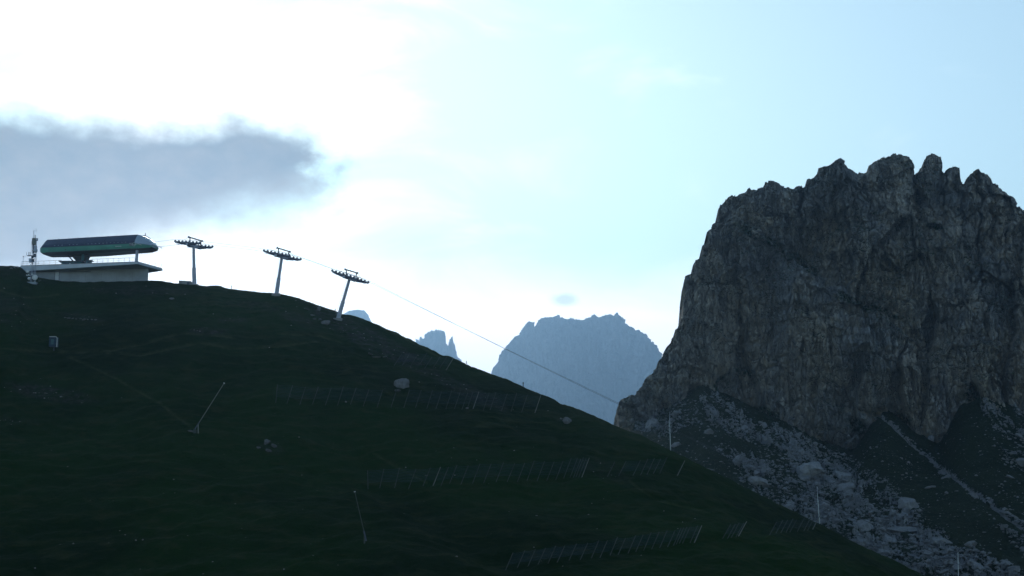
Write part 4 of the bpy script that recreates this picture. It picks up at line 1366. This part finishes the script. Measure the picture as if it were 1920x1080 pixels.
leaning((683.5, 1018), (683.5, 1001), (665, 921.5), 'thin dark snow lance leaning left, low in the middle of the slope', False)
def upright(base_px, top_px, tip_px, label):
    root, b, t, tip = lance(base_px, top_px, tip_px, label, behind=1.2)
    MB().tube(b - np.array([0, 0, .3]), t, .085, .06, 8).build('pole', M_PALE, root)
    MB().tube(t, tip, .035, .03, 6).build('tip_rod', M_STEEL, root)
upright((1257.5, 848), (1255.5, 790), (1255.3, 772), 'tall white snow lance pole at the left end of the scree')
upright((1537, 985), (1532.5, 925), (1532, 912), 'tall white snow lance pole in the middle, beside the end of the right snow fence')
upright((1798, 1110), (1796, 1036), (1795.8, 1030), 'tall white snow lance pole at lower right, cut by the picture edge')

def post(px, py, h, r, mat, label, name='marker_post', behind=.3, cap=True):
    s = st(px, py)[0]; Y = float(np.interp(s, _fs, _crest_y)) + behind
    b = np.array([s * Y, Y, ground(s * Y, Y)])
    root = empty(name, tuple(b), label, 'marker post')
    MB().tube(b - np.array([0, 0, .3]), b + np.array([0, 0, h]), r, r * .8, 7).build('post', mat, root)
    if cap: MB().box(b + np.array([0, 0, h * .8]), (r * 3.0, r * 2.4, h * .22)).build('post_head', mat, root)
post(434, 541, .75, .06, M_DARK, 'short marker post on the crest between the first and second lift tower')
post(981, 726, .85, .09, M_DARK, 'short dark marker post on the crest in front of the far massif')
post(874.5, 684, .75, .10, M_PALE, 'small pale marker stub on the crest right of the far spires', cap=False)
post(628.5, 584.5, .45, .12, M_WHITE, 'tiny white marker at the crest left of the third lift tower', cap=False)

def equipment_box():
    b = np.array(on_hill(100, 657))
    k = b[1] / F
    root = empty('equipment_box', tuple(b), 'small dark blue box with a pale frame on the left part of the slope', 'equipment box')
    zt = at(100, 632, b[1])[2]; zb = at(100, 651, b[1])[2]; w = 15 * k
    MB().box((b[0], b[1], (zt + zb) / 2), (w, 1.0, zt - zb - .1)).build('body', M_BLUE, root)
    fr = MB()
    fr.box((b[0] - .05, b[1] - .52, zt), (w * .85, .14, .12)).box((b[0] + w * .5 + .03, b[1] - .50, (zt + zb) / 2 - .1), (.12, .14, (zt - zb) * .9))
    fr.path([(b[0] + w * .36, b[1] - .52, zt), (b[0] + w * .5, b[1] - .52, zt - .28)], .07, 5)
    fr.build('frame', M_PALE, root)
    MB().box((b[0] - .1, b[1] - .51, (zt + zb) / 2), (w * .35, .06, (zt - zb) * .5)).build('panel', M_TEAL, root)
    MB().tube((b[0] + .1, b[1], b[2] - .3), (b[0] + .1, b[1], zb + .1), .1, .1, 7).build('stand', M_DARK, root)
equipment_box()

# ------------------------------------------------------------------ snow fences
def snow_fence(bottoms, dx, hpx, label, bright=(), net=(.35, .95), netskip=()):
    pts = []
    for px, py in bottoms:
        b = np.array(on_hill(px, py)); pts.append(b)
    root = empty('snow_fence', tuple(pts[0]), label, 'snow fence', 'snow fences across the slope')
    tops = []
    for i, (b, (px, py)) in enumerate(zip(pts, bottoms)):
        ddx = dx if not isinstance(dx, dict) else dx.get(i, dx[-1])
        t = np.array(at(px + ddx, py - hpx * random.uniform(.94, 1.04), b[1] + .5))
        tops.append(t)
        m = MB().tube(b - (t - b) * .08, t, .075 if i in bright else .055, .05, 6)
        o = m.build('post', M_WOOD_B if i in bright else M_WOOD, root)
    nt = MB()
    for i in range(len(pts) - 1):
        if i in netskip: continue
        a0, a1, b0, b1 = pts[i], tops[i], pts[i + 1], tops[i + 1]
        nrow = 9
        for r in range(nrow):
            f = net[0] + (net[1] - net[0]) * r / (nrow - 1)
            p = a0 + (a1 - a0) * f; q = b0 + (b1 - b0) * f
            sag = (p + q) / 2 - np.array([0, 0, .05 + .05 * random.random()])
            upv = (a1 - a0) / np.linalg.norm(a1 - a0) * .010
            for u, v in ((p, sag), (sag, q)):
                nt.add([u - upv, v - upv, v + upv, u + upv], [(0, 1, 2, 3)])
    nt.build('net', M_NET, root)
    return root
rowA = [(739, 686), (754, 686), (770, 686), (786.6, 684), (796, 691), (812, 690), (824, 691), (836.5, 694)]
rowB = [(517, 755), (538, 757), (562, 759), (586, 758), (610, 761), (633, 760), (657, 759), (681, 762), (707, 764), (733, 764), (757, 765), (779, 764),
        (800, 767), (817, 767), (836, 767), (852, 767), (866, 768), (876, 767), (887, 767), (906, 770), (919, 769), (940, 771), (958, 772), (978, 773), (1003, 774)]
rowC = [(690, 917), (712, 915), (740, 915), (766, 917), (793, 912), (812, 911), (827, 911), (843, 907), (864, 909), (886, 907), (907, 906), (930, 904),
        (951, 904), (970, 904), (988, 902), (1007, 902), (1025, 902), (1042, 900), (1057, 897), (1069, 896), (1075, 896), (1080, 895), (1085, 895), (1091, 895)]
rowD = [(1139, 894), (1160, 893), (1187, 892), (1201, 891), (1213, 890), (1225, 889), (1237, 888), (1270, 892)]
rowE = [(948, 1069), (970, 1065), (990, 1062), (1009, 1059), (1028, 1056), (1045, 1055), (1067, 1051), (1088, 1050), (1109, 1047), (1125, 1046), (1144, 1041),
        (1159, 1040), (1178, 1038), (1192, 1035), (1207, 1032), (1222, 1030), (1237, 1028), (1252, 1026), (1263, 1023), (1268, 1021), (1274, 1020),
        (1280, 1019), (1294, 1018), (1302, 1018)]
rowF = [(1355, 1010), (1364, 1010), (1371, 1009), (1380, 1007), (1385, 1006)]
rowG = [(1443, 1003), (1455, 1000), (1464, 999), (1474, 998), (1481, 998), (1495, 997), (1507, 996), (1514, 995), (1524, 993)]
snow_fence(rowA, 14, 23, 'highest snow fence, just below the crest above the lone boulder', (7,))
snow_fence(rowB, {-1: 11, 0: 3}, 34, 'long snow fence under the lone grey boulder, with one bright post', (18, 24), netskip=(8, 9))
snow_fence(rowC, {-1: 14, 0: -1, 1: 8, 2: 9}, 37, 'wide middle snow fence with closely set posts at its right end', (5, 23))
snow_fence(rowD, 14, 30, 'faint short snow fence just under the crest left of the left white pole', (7,), netskip=(0, 6))
snow_fence(rowE, {-1: 14}, 33, 'lowest long snow fence rising to the right with a pale last post', (23,))
snow_fence(rowF, 15, 28, 'short group of five fence posts right of the lowest long snow fence', (4,))
snow_fence(rowG, 13, 25, 'faint snow fence ending at the middle white pole', (8,))

# ------------------------------------------------------------------ the air
HAZE_DENSITY = 0.000092
def build_haze():
    x0, x1, y0, y1, z0, z1 = -14500, 14500, -1700, 16500, -260, 1750
    m = bpy.data.materials.new('haze_air'); m.use_nodes = True
    N, L = m.node_tree.nodes, m.node_tree.links
    N.clear()
    out = N.new('ShaderNodeOutputMaterial')
    v = N.new('ShaderNodeVolumePrincipled')
    v.inputs['Color'].default_value = (0.38, 0.65, 1.0, 1)
    v.inputs['Density'].default_value = HAZE_DENSITY
    v.inputs['Anisotropy'].default_value = 0.65
    L.new(v.outputs[0], out.inputs['Volume'])
    m.cycles.homogeneous_volume = True
    o = MB().box(((x0 + x1) / 2, (y0 + y1) / 2, (z0 + z1) / 2), (x1 - x0, y1 - y0, z1 - z0)).build('haze', m)
    tag(o, kind='stuff')
build_haze()
SC.cycles.volume_bounces = 0
SC.cycles.use_denoising = True
